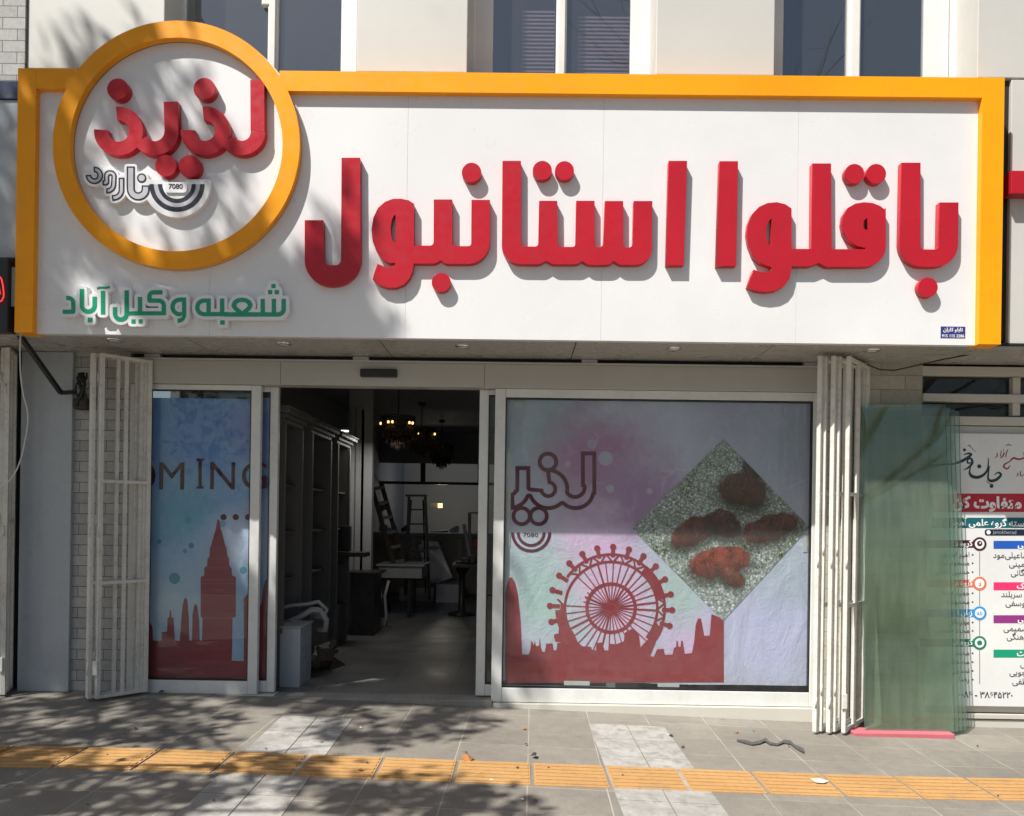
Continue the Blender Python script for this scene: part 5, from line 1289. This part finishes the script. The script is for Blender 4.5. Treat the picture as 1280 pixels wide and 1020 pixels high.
# strip lamp on the ceiling beyond the cabinets
sl2 = thing('strip_lamp', 'short lit white strip lamp under the ceiling above the cabinets', 'lamp', (-1.9, 3.6, 2.9))
a, c = Tq(420, 538, 9.9), Tq(437, 541, 9.9)
box('housing', a.x, c.x, 3.10, 3.18, a.z+0.002, a.z+0.03, INTW, sl2, 0.004)
tn = N('lamp_tube'); TUBEL = tn.done((0.9, 0.9, 0.9), 0.4, emit=(1.0, 0.97, 0.92), es=1.1)
box('tube', a.x+0.01, c.x-0.01, 3.11, 3.17, a.z-0.02, a.z, TUBEL, sl2, 0.008)
al = bpy.data.lights.new('lamp_fill', 'AREA'); al.shape = 'RECTANGLE'; al.size = 0.5; al.size_y = 0.3; al.energy = 8.0; al.color = (1.0, 0.97, 0.92); al.spread = math.pi  # fill added beside the strip lamp, brightens the whole shop
ao = bpy.data.objects.new('lamp_fill', al); COL.objects.link(ao); ao.location = ((a.x+c.x)/2+0.5, 3.14, a.z-0.08); ao.parent = sl2
ao.matrix_parent_inverse = Matrix.Translation(sl2.location).inverted()

# ------------------------------------------------------------------ street trees (behind the photographer; they shade and are mirrored)
def sun_land(p):
    """where the sun carries a point: sign face, wall or pavement"""
    p = Vector(p)
    t = (YS-0.01-p.y)/SUN.y; q = p+SUN*t
    if t > 0 and q.z > 2.98: return q
    t = (0-p.y)/SUN.y; q = p+SUN*t
    if q.z > gz(q.x): return q
    t = (gz(p.x+3)-p.z)/SUN.z; return p+SUN*t
SHADE = [  # ellipses in photo pixels where the crown throws its shade, with density
    (30, 175, 24, 100, 1.2), (95, 160, 16, 90, .8), (130, 60, 50, 30, .7), (12, 250, 14, 90, .9), (70, 200, 28, 120, .75), (110, 70, 75, 55, .8), (60, 30, 30, 40, .5), (160, 28, 40, 22, .5), (110, 250, 40, 45, .75), (150, 150, 45, 40, .45), (235, 215, 35, 22, .5),
    (200, 90, 20, 30, .35), (245, 105, 15, 30, .45), (120, 320, 35, 30, .5), (150, 365, 30, 16, .4), (245, 300, 30, 14, .2), (437, 320, 20, 55, .75), (452, 392, 38, 32, .85), (285, 385, 32, 12, .3), (240, 388, 24, 16, .4), (300, 205, 14, 18, .2),
    (90, 720, 120, 200, 1.0), (200, 730, 78, 160, 1.0), (262, 780, 38, 90, .8), (318, 790, 24, 70, .9), (300, 730, 20, 18, .4), (470, 720, 118, 160, 1.0), (360, 745, 22, 130, .9), (570, 800, 30, 80, .85), (606, 700, 12, 50, .6), (625, 790, 10, 40, .4),
    (120, 900, 190, 26, .85), (300, 880, 130, 18, .8), (480, 895, 130, 34, .95), (590, 895, 60, 28, .7), (660, 850, 30, 18, .6), (30, 950, 75, 20, .8), (345, 955, 60, 16, .8), (230, 925, 60, 10, .5), (50, 1000, 90, 24, .75), (215, 1005, 45, 14, .5), (270, 985, 50, 14, .55),
    (530, 1000, 85, 26, .75), (430, 978, 45, 12, .6), (640, 1010, 25, 10, .4), (120, 975, 90, 12, .6), (410, 1010, 30, 14, .4), (-120, 900, 140, 160, .8), (-60, 700, 70, 240, .8), (-80, 250, 60, 240, .8)]
LIT = [(318, 690, 58, 66), (84, 902, 42, 8), (265, 896, 26, 6), (350, 905, 46, 20), (315, 690, 30, 42), (175, 942, 70, 9), (480, 958, 80, 8)]
def in_ell(px, py, e): return ((px-e[0])/e[2])**2+((py-e[1])/e[3])**2 < 1
lb = MB(); rl = random.Random(11); tips = []
def leaf_at(c, s_):
    if c.y > CAM.y-0.3:
        f = (c-CAM).dot(AX_F); h = abs((c-CAM).dot(AX_R)); v_ = (c-CAM).dot(AX_U)
        m_ = proj((c.x, -0.54-c.y, c.z))
        if 225 < m_[0] < 435 and m_[1] < 110: return
        if f > -0.3 and h < 0.70*f+1.2 and v_ < 0.72*f+0.9: return
    u = Vector((rl.gauss(0, 1), rl.gauss(0, 1), rl.gauss(0, 1))).normalized(); v = u.orthogonal().normalized()
    v = (Matrix.Rotation(rl.uniform(0, 6.28), 3, u) @ v); w2 = u.cross(v)
    P = [c-v*s_, c-v*s_*0.2+w2*s_*0.55, c+v*s_*0.5+w2*s_*0.35, c+v*s_, c+v*s_*0.5-w2*s_*0.35, c-v*s_*0.2-w2*s_*0.55]
    lb.bm.faces.new([lb.bm.verts.new(p) for p in P])
for e in SHADE:
    area = math.pi*e[2]*e[3]; n = int(area*(0.0042 if e[1] < 430 else 0.0085)*e[4]**1.3)+5; r0 = rl
    for _ in range(n):
        a = rl.uniform(0, 6.283); q = math.sqrt(rl.random())*1.02; px, py = e[0]+e[2]*q*math.cos(a), e[1]+e[3]*q*math.sin(a)
        if any(in_ell(px, py, l) for l in LIT) and rl.random() < 0.97: continue
        # receiving point
        s1 = un(px, py, YS-0.01)
        if s1.z > 2.98: P = s1
        else:
            s1 = un(px, py, 0.0); P = s1 if s1.z > gz(s1.x) else ung(px, py)
        t = (P.y+5.1)+rl.gauss(0, 0.75); c = P-SUN/SUN.y*t
        x_, y_ = proj(c) if (c-CAM).dot(AX_F) > 0.2 else (-999, -999)
        if not (-250 < x_ < 1500 and -250 < y_ < 1300): tips.append(c)
        for _k in range(5 if e[1] < 430 else 8):
            leaf_at(c+Vector((rl.gauss(0, 1), rl.gauss(0, 1), rl.gauss(0, 1)))*0.085, rl.uniform(0.045, 0.085))
tr = thing('street_tree', 'leafy street tree at the kerb, out of view to the left, shading sign and pavement', 'tree', (-7.4, -6.6, gz(-7.4)))
lb.build('crown', LEAF, tr)
tk = MB(); base = Vector((-7.4, -6.6, gz(-7.4))); top = base+Vector((0.3, 0.5, 4.2))
tk.tube([base, base+Vector((0.05, 0.1, 1.5)), base+Vector((0.12, 0.3, 3)), top], [0.24, 0.19, 0.17, 0.15], 12)
rl.shuffle(tips); nodes = [(top, 0.15)]
cent = []
for p in tips:
    if all((p-q).length > 1.15 for q in cent): cent.append(p)
for p in sorted(cent, key=lambda q: (q-top).length)[:60]:
    bq, br_ = min(nodes, key=lambda q: (q[0]-p).length+(0 if q[0].z <= p.z+0.6 else 2))
    mid = (bq+p)/2+Vector((rl.gauss(0, .12), rl.gauss(0, .12), 0.15)); r1 = max(0.010, br_*0.62)
    tk.tube([bq, mid, p], [br_*0.8, (br_*0.8+r1)/2*0.9, r1*0.75], 7); nodes.append((mid, (br_*0.8+r1)/2*0.9)); nodes.append((p, r1*0.75))
tk.build('trunk', BARK, tr)
def bare_tree(x, y, H, seed, label):
    t = thing('bare_tree', label, 'tree', (x, y, gz(x)), 'bare street trees behind the photographer'); r_ = random.Random(seed); b = MB()
    def grow(p, d, l, r, k):
        n_ = 4; P = [p]; q = p.copy(); dd = d.copy()
        for i in range(n_):
            dd = (dd+Vector((r_.gauss(0, .14), r_.gauss(0, .14), r_.gauss(0.04, .08)))).normalized(); q = q+dd*l/n_; P.append(q.copy())
        b.tube(P, [r*(1-0.45*i/n_) for i in range(n_+1)], 6 if k else 10, caps=False)
        if k < 5:
            for j in range(3 if k else 4):
                a = P[r_.choice((2, 3, 4))]; nd = (dd+Vector((r_.gauss(0, .6), r_.gauss(0, .6), r_.gauss(0.15, .35)))).normalized(); grow(a, nd, l*r_.uniform(.55, .8), r*0.5, k+1)
    grow(Vector((x, y, gz(x, y))), Vector((0, 0, 1)), H*0.36, 0.19, 0); b.build('trunk', BARK, t)
bare_tree(5.6, -9.6, 14, 3, 'bare branching street tree out of view, mirrored in the right upper window')
bare_tree(1.0, -9.8, 13, 5, 'bare branching street tree out of view, mirrored in the middle upper window')
